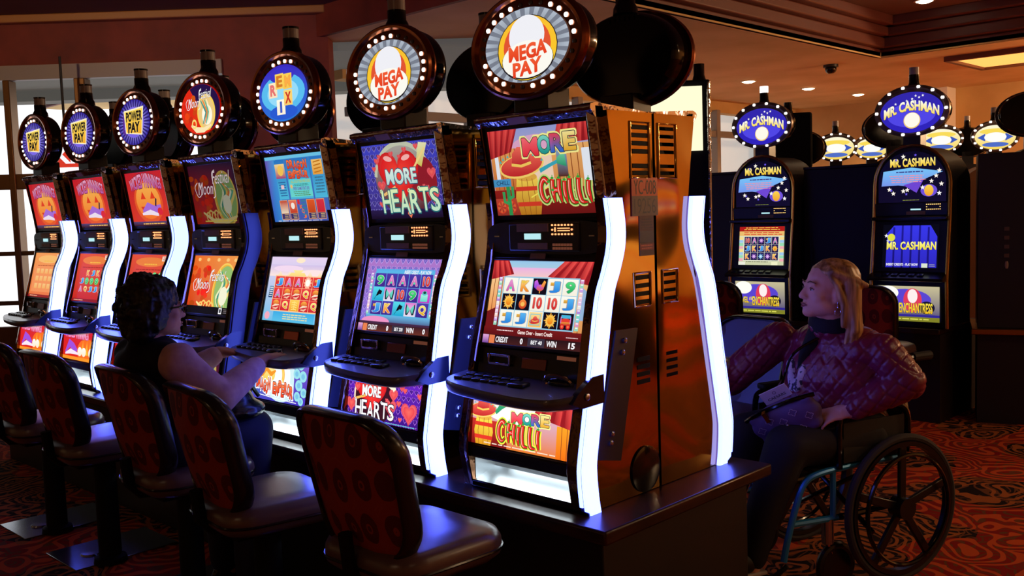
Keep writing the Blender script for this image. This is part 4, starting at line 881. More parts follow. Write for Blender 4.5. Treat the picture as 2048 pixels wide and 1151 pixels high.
def front_parts(root, pb=0):
    # chrome pillars that run down both sides of the door
    for s in (-1, 1):
        R = []
        for z in [1.885, 1.84, 1.78, 1.70, 1.62, 1.55, 1.49, 1.43, 1.39, 1.30, 1.20, 1.08, 1.04]:
            y = front_y(z); w = .012+.006*math.sin(z*40)*0
            R.append([(.236*s, y-.012, z), (.262*s, y+.004, z), (.262*s, y+.05, z), (.236*s, y+.05, z)])
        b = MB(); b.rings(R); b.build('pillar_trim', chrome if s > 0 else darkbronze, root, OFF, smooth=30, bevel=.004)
        R = [[(.226*s, front_y(z)-.012, z), (.25*s, front_y(z)-.006, z), (.25*s, front_y(z)+.05, z), (.226*s, front_y(z)+.05, z)] for z in (.96, .90, .84, .80, .74, .70, .66, .625, .612)]
        MB().rings(R).build('door_edge', darkbronze, root, OFF, smooth=30, bevel=.004)
    b = MB(); b.prism([(.130, 1.846), (.106, 1.872), (.108, 1.886), (.13, 1.892), (.395, 1.875), (.395, 1.86), (.16, 1.846)], 'x', -.262, .262)
    h = b.build('header_cap', chrome, root, OFF, bevel=.008)
    MB().obox((-.06, .113, 1.862), (.042, 0, 0), (0, .0015, .001), (0, -.008, .011)).build('serial_plate', sticker, h, OFF)
    b = MB(); frame_around(b, UT, UB, .224, .016, .006); panel_box(b, -.24, .24, (.138, 1.85), (.178, 1.53), -.03, -.006); b.build('upper_bezel', black, root, OFF, bevel=.002)
    # dark console between the two screens
    b = MB(); pts = []
    for k in range(24):
        a = 2*PI*k/24; c, s2 = math.cos(a), math.sin(a); pts.append((.262*(abs(c)**.35)*(1 if c > 0 else -1), 1.468+.056*(abs(s2)**.5)*(1 if s2 > 0 else -1)))
    b.prism(pts, 'y', .158, .20); b.box(-.155, .165, .152, .17, 1.422, 1.518)
    sp = b.build('speaker_panel', satin, root, OFF, bevel=.006)
    b = MB(); b.box(-.113, .031, .149, .153, 1.489, 1.516); b.build('info_plaque', sticker, sp, OFF); b = MB(); b.box(-.11, .026, .149, .153, 1.430, 1.451); b.build('info_plaque', sticker, sp, OFF)
    b = MB(); b.box(-.078, -.004, .149, .153, 1.463, 1.483); b.build('credit_display', vfd, sp, OFF)
    b = MB()
    for i in range(7):
        for z in (1.510, 1.480): b.ell((.05+i*.0142, .150, z), (.0042, .003, .0042), 8)
    for x in (.05, .135): b.ell((x, .150, 1.495), (.0042, .003, .0042), 8)
    b.box(.06, .064, .149, .152, 1.488, 1.503); b.box(.074, .125, .149, .152, 1.490, 1.493); b.box(.074, .125, .149, .152, 1.498, 1.501)
    b.build('led_matrix', ledm, sp, OFF)
    b = MB()
    for i in range(7):
        for z in (1.445, 1.433): b.box(.05+i*.0125, .059+i*.0125, .149, .152, z-.004, z+.004)
    b.build('led_digits', leddim, sp, OFF)
    for x in (-.215, .215): b = MB(); b.box(x-.012, x+.012, .154, .158, 1.472, 1.476); b.build('latch', chrome, sp, OFF)
    b = MB(); frame_around(b, MT, MBt, .232, .012, .008); panel_box(b, -.244, .244, (.163, 1.418), (.083, 1.10), -.03, -.004); mbz = b.build('main_bezel', black, root, OFF, bevel=.003)
    MB().obox(on_plane(MT, MBt, -.02, 1.055, .009), (.034, 0, 0), (0, .002, 0), (0, .003, .009)).build('maker_plate', sticker, mbz, OFF)
    # money panel below the screen
    T2, B2 = (.082, 1.094), (.058, .985)
    b = MB(); panel_box(b, -.244, .244, T2, B2, -.03, .0); mp = b.build('money_panel', black, root, OFF, bevel=.003)
    b = MB()
    for x0, x1, t0, t1 in ((-.185, -.177, .48, .80), (-.087, -.079, .48, .80), (-.185, -.079, .74, .80), (-.185, -.079, .48, .54)):
        p0, p1 = on_plane(T2, B2, x0, t0, 0), on_plane(T2, B2, x1, t1, .012); b.box(x0, x1, p0.y-.012, p0.y+.004, p0.z, p1.z)
    ba = b.build('bill_acceptor', chrome, mp, OFF, bevel=.002)
    MB().obox(on_plane(T2, B2, .023, .62, .003), (.054, 0, 0), (0, .003, 0), (0, .004, .018)).build('ticket_plate', mat('plate_brown%d' % pb, (150, 84, 60) if pb == 0 else (236, 110, 60), .3, .3), mp, OFF, bevel=.002)
    MB().obox(on_plane(T2, B2, .16, .88, .002), (.04, 0, 0), (0, .001, 0), (0, .001, .006)).build('small_print', leddim, mp, OFF)
    b = MB(); b.tube([(.165+.058*math.cos(2*PI*k/24), .028-.012*math.sin(2*PI*k/24), 1.012+.024*math.sin(2*PI*k/24)) for k in range(24)], .0065, 6, 0, True); rb = b.build('reader_ring', chrome, mp, OFF)
    MB().ell((.165, .034, 1.008), (.052, .018, .02), 16).build('reader_eye', mat('reader_blue%d' % pb, (10, 14, 40) if pb == 0 else (70, 8, 8), 0, .08), mp, OFF)
    # button deck
    OUT = [(-.302, .07), (-.302, -.005), (-.285, -.05), (-.22, -.083), (-.08, -.113), (.06, -.131), (.18, -.134), (.255, -.115), (.292, -.06), (.302, .0), (.302, .07)]
    O2 = [(q.x, q.y) for q in catmull([(*p, 0) for p in OUT[1:-1]], 4)]; O2 = [OUT[0]]+O2+[OUT[-1]]
    b = MB(); R = []
    for sc, z in ((.93, .948), (.985, .955), (1., .970), (1., .982), (.985, .99)): R.append([(x*sc, .07+(y-.07)*sc, z+(.0 if z < .975 else .10*(y+.1))) for x, y in O2])
    b.rings(R); dk = b.build('button_deck', deckm, root, OFF, smooth=50)
    def bz(y): return .99+.10*(y+.1)
    for row, y in ((0, -.028), (1, .018)):
        for i in range(6):
            x = -.236+.043*i+.012*row
            b = MB(); b.obox((x, y, bz(y)+.004), (.0175, 0, 0), (0, .015, .0015), (0, 0, .005)); b.build('button', mat_btn_lit if (row == 0 and i in (1, 2) and pb == 0) and False else mat_btn, dk, OFF, bevel=.004)
    b = MB(); b.obox((.045, -.03, bz(-.03)+.005), (.036, 0, 0), (0, .022, .002), (0, 0, .007)); b.build('play_button', mat_btn, dk, OFF, bevel=.008)
    for s in (1,):
        x0, x1 = (.286, .306)
        b = MB(); b.prism([(-.068, .972), (-.04, 1.0), (.03, 1.043), (.085, 1.045), (.085, .955), (-.02, .952)], 'x', x0, x1); ar = b.build('deck_arm', mat_arm, dk, OFF, bevel=.004)
        if s > 0: MB().lathe([(.011, 0), (.011, .004), (.008, .006), (.001, .006)], 14, (x1, .0, .986), 'x').build('lock', boltm, ar, OFF)
    # coin tray and lower door
    b = MB(); b.box(-.226, .226, .118, .135, .655, .716, 0); b.add([(-.226, .008, .637), (.226, .008, .637), (.226, .12, .662), (-.226, .12, .662)], [(0, 1, 2, 3)], 0)
    for x in (-.226, .224): b.box(x, x+.002, .02, .12, .64, .716, 0)
    b.build('coin_tray', steel, root, OFF)
    b = MB(); b.box(-.232, .232, .004, .05, .612, .636); b.build('tray_lip', gloss, root, OFF, bevel=.006)
    b = MB(); b.box(-.232, .232, -.002, .06, .716, .764); b.build('tray_visor', black, root, OFF, bevel=.01)
    b = MB(); panel_box(b, -.23, .23, BT, BB, -.03, -.003); b.build('belly_frame', black, root, OFF, bevel=.003)
mat_btn = mat('button_cap', (40, 40, 50), 0, .25); mat_btn_lit = mat('button_cap_lit', (240, 240, 235), 0, .3)
mat_arm = mat('deck_arm_black', (30, 32, 46), 0, .18)
def make_topper(root, lit_lens=False):
    """sign drum with ring, bulbs and tower light; front plane y=.10, centre z=2.10"""
    z = 2.10
    b = MB(); b.box(-.075, .075, .115, .23, 1.885, 1.97); post = b.build('topper_post', satin, root, OFF, bevel=.006)
    b = MB(); b.lathe([(.001, .20), (.225, .20), (.235, .19), (.24, .17), (.24, .12), (.001, .12)], 48, (0, 0, z), 'y', 1, .69)
    for k in range(6): b.box(-.07+.022*k, -.062+.022*k, .19, .204, z+.13, z+.146)
    dr = b.build('topper_sign', gloss, root, OFF)
    b = MB(); b.lathe([(.226, .118), (.258, .122), (.262, .112), (.258, .100), (.248, .094), (.236, .096), (.226, .108)], 56, (0, 0, z), 'y', 1, .685); b.build('rim', rimcop, dr, OFF)
    b = MB(); b.lathe([(.186, .109), (.23, .109)], 48, (0, 0, z), 'y', 1, .66, cap=False); b.build('bulb_board', black, dr, OFF)
    N = 28
    on = MB().ell((0, 0, 0), (.0088, .005, .0088), 10).mesh('bulb', bulb_on); of = MB().ell((0, 0, 0), (.0080, .004, .0080), 10).mesh('bulb', bulb_off)
    pat = MAKE_PAT[root.get('pat', 0)]
    for k in range(N):
        a = 2*PI*k/N+.11; obj('bulb', on if pat[k] else of, dr, Vector((.206*math.cos(a), .106, z+.1335*math.sin(a)))+Vector(OFF))
    b = MB(); b.lathe([(.001, 2.262), (.047, 2.262), (.044, 2.285), (.036, 2.30), (.036, 2.335), (.001, 2.335)], 18, (0, .16, 0)); tl = b.build('tower_light', gloss, root, OFF)
    MB().lathe([(.001, 2.335), (.034, 2.335), (.034, 2.375), (.001, 2.375)], 18, (0, .16, 0)).build('lens', lenslit if lit_lens else lenswhite, tl, OFF)
    MB().lathe([(.001, 2.375), (.036, 2.375), (.036, 2.384), (.001, 2.386)], 18, (0, .16, 0)).build('lens_cap', gloss, tl, OFF)
    return dr
rimcop = mat('rim_copper', (170, 100, 66), 1, .2, bump=(10, .12, .01))
def pat_from(ranges, n=28):
    P = [0]*n
    for a, b in ranges:
        for k in range(a, b): P[k % n] = 1
    return P
MAKE_PAT = [pat_from([(0, 5), (8, 12), (15, 19), (21, 24)]), pat_from([(6, 10), (26, 30), (13, 19), (20, 22)]), pat_from([(5, 9), (12, 16), (18, 22), (24, 28)])]
def screen(art, nm, T, B, hw, root, st=1.):
    L, v, n = plane(T, B); art().build(nm, Vector((-hw, B[0], B[1])), (1, 0, 0), v, n, root, L, OFF, st, clip=True)
def tray_lamp(x, y0, s=1):
    l = bpy.data.lights.new('tray_lamp', 'AREA'); l.shape = 'RECTANGLE'; l.size = .4; l.size_y = .03; l.energy = .6; l.color = (.85, .95, 1)
    o = bpy.data.objects.new('tray_lamp', l); COL.objects.link(o); o.location = (x, y0+.075*s, .712); return o
def machine(i, label, arts, pat, st=(1, 1, 1), lit=True, pb=0):
    x = -(i-1)*PITCH_M
    t = thing('slot_machine', label, 'slot machine', (x, 0, PZ), 0, 'slot machines in the front row'); t['pat'] = pat
    make_cabinet(t); side_bits(t); light_strips(t, lit, (1,)); front_parts(t, pb); dr = make_topper(t)
    top, main, belly, fc = arts
    screen(top, 'upper_screen', UT, UB, .228, t, st[0]); screen(main, 'main_screen', MT, MBt, .232, t, st[1]); screen(belly, 'belly_panel', BT, BB, .228, t, st[2])
    fc().build('sign_face', Vector((-.188, .104, 2.10-.12)), (1, 0, 0), (0, 0, 1), (0, -1, 0), dr, .24, OFF)
    tray_lamp(x, 0); del t['pat']; return t
wk = lambda v: (lambda: art_wicked_main(v))
m1 = machine(1, 'slot machine at the near end of the row showing MORE CHILLI, with MEGA PAY sign', (art_chilli_top, art_chilli_main, art_chilli_belly, face_mega), 0, (.85, 1., 1.15))
b = MB(); b.box(.285, .2885, .273, .415, 1.531, 1.656); np_ = b.build('number_placard', mat('placard_amber', (150, 66, 40), .4, .3), m1, OFF)
a_ = Art(1.136); a_.rect(0, 0, 1.136, .52, (110, 84, 50)); a_.text('YC-008', .1, .56, 1.06, .94, (24, 14, 12), bold=-.01); a_.text('19256', .1, .06, 1.04, .46, (24, 14, 12), bold=-.01)
a_.build('lettering', Vector((.2888, .273, 1.531)), (0, 1, 0), (0, 0, 1), (1, 0, 0), np_, .125, OFF, m=prn)
b = MB(); b.box(.285, .287, .313, .392, 1.40, 1.531); st_ = b.build('approval_label', mat('label_brown', (104, 76, 60), 0, .6), m1, OFF)
a_ = Art(.6); a_.rect(0, .33, .6, .62, (40, 30, 30)); a_.rect(.0, .14, .6, .3, (140, 50, 36)); a_.lines(.04, .66, .56, .95, 4, (60, 44, 36), 2); a_.lines(.04, .15, .56, .29, 2, (220, 120, 90), 3); a_.build('lettering', Vector((.2873, .313, 1.40)), (0, 1, 0), (0, 0, 1), (1, 0, 0), st_, .131, OFF, m=prn)
machine(2, 'slot machine with MORE HEARTS screens and a MEGA PAY sign', (art_hearts_top, art_hearts_main, art_hearts_belly, face_mega), 1, (.85, 1, 1.1))
machine(3, 'slot machine with blue DRAGON EMPEROR pay table under the REMIX sign, seated woman playing it', (art_dragon_top, art_dragon_main, art_dragon_belly, face_remix), 2, (.9, 1.05, 1.1), pb=1)
machine(4, 'slot machine with Moon Festival screens and sign, its side light unlit', (art_moon_top, art_moon_main, art_moon_belly, face_moon), 2, (.8, 1, 1), lit=False)
wl = ('slot machine with red WICKED WINNINGS screen, third from the far end of the row', 'slot machine with red WICKED WINNINGS screen, second from the far end of the row', 'slot machine with a pale orange reel screen at the far end of the row')
for k in range(3): machine(5+k, wl[k], (art_wicked_top, wk(k), art_wicked_belly, face_power), (1, 2, 1)[k], (.9, .95, 1.05))
# machines standing back to back with the row: seen from behind and from the end
glowp = mat('screen_glow_violet', (10, 10, 14), 0, .3, emi=(.5, .35, .8), es=.9)
def rear_machine(k, label, lens):
    t = thing('slot_machine', label, 'slot machine', (-k*PITCH_M, 2*YC, PZ), PI, 'slot machines in the rear row'); t['pat'] = 0
    make_cabinet(t); light_strips(t, True, (-1,) if k == 0 else ()); front_parts(t) if k == 0 else None
    if k == 0:
        side_bits(t, (-1,), False)
        for nm, T, B, hw in (('upper_screen', UT, UB, .228), ('main_screen', MT, MBt, .232), ('belly_panel', BT, BB, .228)):
            b = MB(); panel_box(b, -hw, hw, T, B, -.003, .0005); b.build(nm, glowp, t, OFF)
    make_topper(t, lens); del t['pat']; return t
RL = ['rear machine at the near end, big black sign back above its gold side', 'rear row slot machine whose dark sign back shows between the two MEGA PAY signs', 'rear row slot machine whose sign back shows behind the REMIX sign', 'rear row slot machine with a lit white tower lamp beside the REMIX sign',
      'rear row slot machine whose sign back shows behind the Moon Festival sign', 'rear row slot machine hidden behind the nearest POWER PAY sign', 'rear row slot machine hidden behind the farthest POWER PAY signs']
for k in range(7): rear_machine(k, RL[k], k == 3)

# ------------------------------------------------------------------ chairs
fab = mat('back_fabric', (96, 30, 20), 0, .75, spec=.2); _n = fab.node_tree.nodes; _l = fab.node_tree.links
tc = node('ShaderNodeTexCoord'); mp = node('ShaderNodeMapping'); mp.inputs['Scale'].default_value = (12, 0, 7.5); _l.new(tc.outputs['Object'], mp.inputs['Vector'])
vo = node('ShaderNodeTexVoronoi', distance='EUCLIDEAN'); vo.inputs['Randomness'].default_value = .25; vo.inputs['Scale'].default_value = 1.; _l.new(mp.outputs['Vector'], vo.inputs['Vector'])
nz = node('ShaderNodeTexNoise'); nz.inputs['Scale'].default_value = 14; _l.new(tc.outputs['Object'], nz.inputs['Vector'])
f1 = math_('GREATER_THAN', math_('ADD', vo.outputs['Distance'], math_('MULTIPLY', nz.outputs['Fac'], .25)), .5)
f2 = math_('GREATER_THAN', math_('SINE', math_('MULTIPLY', vo.outputs['Distance'], 13)), .96)
_l.new(mixc(f2, mixc(f1, (92, 24, 24), (146, 46, 30)), (150, 54, 34)), _n['Principled BSDF'].inputs['Base Color'])
rimm = mat('chair_rim', (28, 20, 18), 0, .22)
plate_m = mat('floor_plate_steel', (150, 155, 165), 1, .22)
def rrect(w, h, r, n=6, taper=0., z0=0):
    """rounded rectangle outline in (x, z)"""
    P = []
    for cx, cz, a0 in ((w/2-r, h/2-r, 0), (-w/2+r, h/2-r, 90), (-w/2+r, -h/2+r, 180), (w/2-r, -h/2+r, 270)):
        for k in range(n+1):
            a = math.radians(a0+90*k/n); x, z = cx+r*math.cos(a), cz+r*math.sin(a); P.append((x*(1-taper*(.5-z/h)), z+z0))
    return P
def back_pt(x, z, d):
    """point of the curved, reclined back shell; d depth towards the sitter"""
    t = (z-.80)/.21; return (x, -.225-.05*t+.10*(x/.21)**2*.42+d, z)
def make_chair(label, cat_group, plate=True):
    t = thing('casino_chair', label, 'chair', (0, 0, 0), 0, cat_group)
    if plate:
        b = MB(); b.box(-.36, .0, -.16, .33, 0, .006); pl = b.build('floor_plate', plate_m, t, bevel=.002)
        MB().lathe([(.001, .006), (.05, .006), (.045, .014), (.001, .016)], 18, (-.17, -.02, 0)).build('plate_boss', plate_m, pl)
    b = MB(); b.lathe([(.001, .006), (.075, .006), (.07, .03), (.05, .04), (.048, .50), (.001, .50)], 20); b.build('pedestal', deepblack, t)
    b = MB(); b.box(-.15, .15, -.17, .15, .495, .52); b.build('swivel_plate', deepblack, t, bevel=.006)
    # cushion
    o = [(x, y) for x, y in rrect(.45, .43, .10, 6, .08)]
    b = MB(); R = []
    for s, z in ((.90, .515), (1., .535), (1.015, .555), (1.01, .58), (.96, .602), (.86, .612), (.5, .616)): R.append([(x*s, y*s+.0, z) for x, y in o])
    b.rings(R); st = b.build('seat', vinyl, t, smooth=50)
    MB().tube([(x*1.02, y*1.02, .553) for x, y in o], .005, 6, 0, True).build('piping', rimm, st)
    # back shell: fabric behind, padded vinyl in front, dark rim round the edge
    oo = rrect(.45, .43, .12, 7, .14, .795)
    def grid(d0, dome, s):
        b = MB(); R = [[back_pt(x*k*s, .80+(z-.80)*k*s, d0+dome*(1-k**2)) for x, z in oo] for k in (1., .92, .75, .5, .25, .05)]
        b.rings(R, 0, True); return b
    grid(-.018, -.022, .96).build('back_panel', fab, t, smooth=60); grid(.016, .03, .96).build('back_cushion', vinyl, t, smooth=60)
    b = MB(); R = []
    for k in range(10):
        a = 2*PI*k/10; R.append([back_pt(x*(1+.055*math.cos(a)), .80+(z-.80)*(1+.055*math.cos(a)), .034*math.sin(a)) for x, z in oo])
    b.rings(R, 0, False, True); b.build('back_rim', rimm, t, smooth=60)
    b = MB(); b.tube([(0, -.10, .505), (0, -.19, .51), (0, -.235, .56), (0, -.245, .66)], .022, 8); b.build('back_bracket', deepblack, t)
    return t
CH = [(-.05, -.42, 0, 'empty red-backed casino chair nearest the camera, in front of the MORE HEARTS machine'), (-.79, -.475, -7, 'red-backed casino chair turned towards the camera side, seat empty beside the seated woman'),
      (-1.45, -.43, -2, 'red-backed casino chair with the dark-haired woman sitting on it'), (-2.23, -.44, -1, 'empty casino chair on a steel floor plate, just left of the seated woman\'s chair'), (-2.89, -.43, -1, 'casino chair cut by the left edge of the photo')]
ch0 = None
for i, (x, y, rz, lab) in enumerate(CH):
    t = make_chair(lab, 'chairs along the front row') if ch0 is None else copy_tree(ch0)
    ch0 = ch0 or t; t['label'] = lab; t.location = (x, y, 0)
    for c in kids(t):
        if c.name.startswith('floor_plate'): c.rotation_euler.z = -math.radians(rz)
    t.rotation_euler.z = math.radians(rz)
def bare_chair(x, y, rz, lab, grp):
    t = copy_tree(ch0); t['label'] = lab; t['group'] = grp; t.location = (x, y, 0); t.rotation_euler.z = math.radians(rz)
    for c in kids(t):
        if c.name.startswith('floor_plate'):
            for k in kids(c): bpy.data.objects.remove(k)
            bpy.data.objects.remove(c)
    return t
bare_chair(-.22, 1.62, 172, 'casino chair facing the camera, padded front lit blue, behind the wheelchair woman\'s shoulder', 'chairs behind the row')
bare_chair(-.52, 3.95, 2, 'red-backed chair before the right MR. CASHMAN machine, just right of the blonde woman\'s head', 'chairs at the far machines')
bare_chair(-1.62, 3.95, 0, 'red-backed chair partly hidden behind the rear light strip, before the left MR. CASHMAN machine', 'chairs at the far machines')
# ------------------------------------------------------------------ far bank of round-top machines
rimlit = mat('gold_edge', (190, 150, 90), 1, .25)
darkcab = mat('dark_cabinet', (22, 19, 24), 0, .45)
brown = mat('brown_top', (104, 66, 36), 0, .6)
def oval_topper(t, z, fc, rx=.26, rz=.178, post0=1.85, lens=False, y=0., back=False):
    b = MB(); b.box(-.06, .06, y+.02, y+.12, post0, z-rz*.6); b.build('topper_post', satin, t)
    b = MB(); b.lathe([(.001, .12), (rx*.9, .12), (rx*.94, .1), (rx*.94, .02), (.001, .02)], 32, (0, y, z), 'y', 1, rz/rx); dr = b.build('topper_sign', gloss, t)
    b = MB(); b.lathe([(rx*.83, .012), (rx*.9, .0), (rx, .006), (rx, .03), (rx*.83, .022)], 32, (0, y, z), 'y', 1, rz/rx); b.build('rim', mat_rimgrey, dr)
    if fc:
        s = rx*.84/.783; fc().build('sign_face', Vector((-.783*s, y+.010, z-.5*s*rz/rx*1.566)), (1, 0, 0), (0, 0, 1), (0, -1, 0), dr, s*1.0)
        for k in range(14):
            a = 2*PI*k/14; obj('bulb', far_bulb, dr, Vector((rx*.92*math.cos(a), y-.002, z+rz*.92*math.sin(a))))
    b = MB(); b.lathe([(.001, 0), (.042, 0), (.034, .03), (.034, .08), (.001, .08)], 14, (0, y+.06, z+rz*.96)); tl = b.build('tower_light', gloss, t)
    MB().lathe([(.001, .08), (.032, .08), (.032, .13), (.001, .13)], 14, (0, y+.06, z+rz*.96)).build('lens', lenslit if lens else lenswhite, tl)
    return dr
mat_rimgrey = mat('rim_grey', (110, 92, 84), .6, .35)
far_bulb = MB().ell((0, 0, 0), (.013, .007, .013), 8).mesh('bulb', bulb_on)
def dome_outline(w, z0, zs, z1, n=14): return [(-w, z0), (w, z0), (w, zs)]+[(w*math.cos(PI*k/n), zs+(z1-zs)*math.sin(PI*k/n)) for k in range(1, n)]+[(-w, zs)]
def cash_machine(x, y, lab, v, lens, fronted=True, rz=0, grp='round-topped machines on the far bank', fc=face_cash, zs=2.16):
    t = thing('slot_machine', lab, 'slot machine', (x, y, 0), rz, grp)
    b = MB(); b.prism(dome_outline(.255, .66 if fronted else 0, 1.66, 1.915), 'y', .03, .42, 0); b.build('cabinet', darkcab, t, bevel=.006)
    oval_topper(t, zs, fc, lens=lens, post0=1.86)
    if fronted:
        P = [(-.262, .67), (-.262, 1.03)]; b = MB()
        R = [(s*.262, yy, zz) for s, yy, zz in ((1, -.04, .66), (1, -.05, 1.0), (1, .005, 1.43), (1, .02, 1.66))]+[(.262*math.cos(PI*k/14), .02, 1.66+.262*math.sin(PI*k/14)) for k in range(1, 14)]+[(-q[0], q[1], q[2]) for q in ((.262, .02, 1.66), (.262, .005, 1.43), (.262, -.05, 1.0), (.262, -.04, .66))]
        b.tube(R, .012, 8); b.build('edge_trim', rimlit, t)
        b = MB(); b.prism([(.04, .66), (-.03, .66), (-.045, .96), (-.03, 1.04), (.0, 1.40), (.03, 1.43)], 'x', -.25, .25); b.build('door', black, t, bevel=.004)
        art_cash_dome().build('top_glass', Vector((-.235, .018, 1.53)), (1, 0, 0), (0, 0, 1), (0, -1, 0), t, .353, clip=True)
        b = MB(); b.box(-.25, .25, -.0, .03, 1.435, 1.525); bd_ = b.build('display_band', satin, t, bevel=.004)
        b = MB()
        for i in range(8):
            for z in (1.512, 1.478): b.ell((.11+.013*i, -.002, z), (.0045, .003, .0045), 6)
        for xx in (.11, .201): b.ell((xx, -.002, 1.495), (.0045, .003, .0045), 6)
        b.build('led_matrix', mat_led2, bd_)
        b = MB(); b.box(-.03, .1, -.003, .0, 1.442, 1.465); b.build('info_plaque', sticker, bd_); b = MB(); b.box(.0, .07, -.003, .0, 1.474, 1.484); b.build('credit_display', vfd, bd_)
        b = MB(); b.box(-.262, .262, -.05, .03, 1.405, 1.43); b.build('ledge', rimm, t, bevel=.006)
        T, B = (-.002, 1.385), (-.031, 1.075); L, vv, n = plane(T, B)
        art_cash_main(v).build('main_screen', Vector((-.19, B[0], B[1]))+n*.004, (1, 0, 0), vv, n, t, .30, clip=True)
        b = MB(); b.prism([(.0, .985), (-.13, .985), (-.135, 1.005), (-.03, 1.045), (.0, 1.045)], 'x', -.26, .26); dk = b.build('button_deck', satin, t, bevel=.006)
        for i in range(6): b = MB(); b.obox((-.2+.06*i, -.085, 1.027), (.02, 0, 0), (0, .015, .005), (0, -.002, .005)); b.build('button', mat_btn, dk)
        art_cash_belly().build('belly_panel', Vector((-.215, -.047, .70)), (1, 0, 0), (0, .0, 1), (0, -1, 0), t, .246, clip=True)
    return t
mat_led2 = mat('led_amber', (40, 20, 5), 0, .4, emi=(1, .55, .15), es=2.4, sample=False)
cash_machine(-.52, 4.55, 'right round-topped MR. CASHMAN slot machine with blue curtain screen', 1, False)
cash_machine(-1.68, 4.55, 'left round-topped MR. CASHMAN slot machine with reels on its screen, lit white tower lamp', 0, True)
# dark fillers and end panel of the far bank
fb = thing('slot_bank_base', 'dark cabinet base carrying the MR. CASHMAN machines', 'platform', (-.5, 4.8, 0))
b = MB(); b.box(-2.1, .20, -.30, .42, .0, .62); b.build('kick_panel', mat('base_brown_black', (30, 17, 14), 0, .5), fb)
b = MB(); b.box(-2.1, .21, -.34, .45, .62, .657); b.build('top_board', wood, fb, bevel=.006)
for x0, x1, lab in ((-1.40, -.80, 'blank dark panel filling the gap between the two MR. CASHMAN machines'), (-2.55, -1.96, 'blank dark panel left of the left MR. CASHMAN machine')):
    t = thing('filler_panel', lab, 'panel', ((x0+x1)/2, 4.7, .66), 0, 'blank panels on the far bank'); w = (x1-x0)/2
    b = MB(); b.box(-w, w, 0, .3, 0, 1.14); b.build('face', darkcab, t, bevel=.004); b = MB(); b.box(-w, w, -.01, .31, 1.14, 1.16); b.build('cap', satin, t, bevel=.003)
ec = thing('end_cabinet', 'tall blank black cabinet at the right edge beside the right MR. CASHMAN machine', 'cabinet', (-.11, 4.66, 0), math.radians(20))
b = MB(); b.box(.0, 1.9, .0, .5, .66, 1.84); e1 = b.build('body', darkcab, ec, bevel=.004)
for k in range(4): b = MB(); b.box(.16, .19, -.004, .0, 1.32-.06*k, 1.345-.06*k); b.build('sticker', mat_rimgrey, e1)
MB().ell((.175, -.002, 1.09), (.012, .006, .03), 10).build('lock', sticker, e1)
b = MB(); b.box(-.04, 1.9, -.06, .54, .62, .66); b.build('top_board', brass, ec, bevel=.006); b = MB(); b.box(.0, 1.9, .02, .5, 0, .62); b.build('kick_panel', mat('base_black', (22, 14, 12), 0, .5), ec)
MB().ell((.35, -.02, .672), (.06, .03, .014), 12).build('ashtray', chrome, ec)
RB = [(-1.33, 6.2, 'dark machine with its sign back just left of the right MR. CASHMAN sign', 2.17), (-2.38, 6.5, 'dark machine with its sign back low behind the left MR. CASHMAN machine', 2.07), (-1.85, 9.5, 'dark sign back peeking out right of the gold oval beside the right MR. CASHMAN sign', 2.17), (-.15, 5.95, 'big dark sign back at the right edge above the black end cabinet', 2.17)]
for x, y, lab, z in RB: cash_machine(x, y, lab, 0, False, False, PI+math.radians(25), 'dark sign backs of the far bank', None, z)
# machines further back, each with an oval bulb-ringed sign
FARS = [(-2.43, 7.40, 2.11, face_gold, 'distant machine with glowing gold oval sign between the two MR. CASHMAN signs'), (-2.66, 8.8, 2.16, face_gold, 'distant machine with half-hidden bulb-ringed sign left of the right MR. CASHMAN sign'), (-1.60, 8.05, 2.15, face_gold, 'distant machine with glowing gold oval sign just right of the right MR. CASHMAN sign'), (-.95, 7.65, 2.12, face_gold, 'distant machine with glowing sign partly covered by the big dark sign back at right edge')]
for x, y, z, f, lab in FARS:
    t = thing('slot_machine', lab, 'slot machine', (x, y, 0), math.radians(28), 'distant machines with gold signs')
    b = MB(); b.prism(dome_outline(.34, .0, 1.5, 1.86), 'y', .02, .6); b.build('cabinet', brown, t, bevel=.006); oval_topper(t, z, f, .215, .15, 1.8)
t = thing('slot_machine', 'distant dark machine with a tall rectangular topper behind the left MR. CASHMAN sign', 'slot machine', (-1.95, 5.45, 0), math.radians(28), 'distant machines with dark toppers')
b = MB(); b.box(-.3, .3, 0, .6, 0, 1.85); b.build('cabinet', darkcab, t, bevel=.01); b = MB(); b.box(-.22, .22, .1, .3, 1.85, 2.33); b.build('topper_box', deepblack, t, bevel=.02)
MB().lathe([(.001, 2.32), (.05, 2.32), (.036, 2.36), (.036, 2.43), (.001, 2.43)], 14, (.02, .2, 0)).build('tower_light', gloss, t)
t = thing('slot_machine', 'tall machine with a bright blank white display above the near end cabinet', 'slot machine', (-1.28, 2.9, 0), math.radians(38), 'distant machines with bright displays')
b = MB(); b.box(-.30, .17, .02, .5, 0, 2.34); b.build('cabinet', deepblack, t, bevel=.01); b = MB(); b.box(-.25, .12, .004, .02, 1.9, 2.30); b.build('display', mat('display_cream', (20, 20, 18), 0, .3, emi=(1, .93, .62), es=1.1), t)
b = MB(); b.tube([(.16, .0, .8), (.16, .0, 2.32)], .012, 8); b.build('edge_trim', chrome, t)
MB().lathe([(.001, 2.34), (.05, 2.34), (.035, 2.39), (.035, 2.46), (.001, 2.46)], 14, (.12, .2, 0)).build('tower_light', gloss, t)

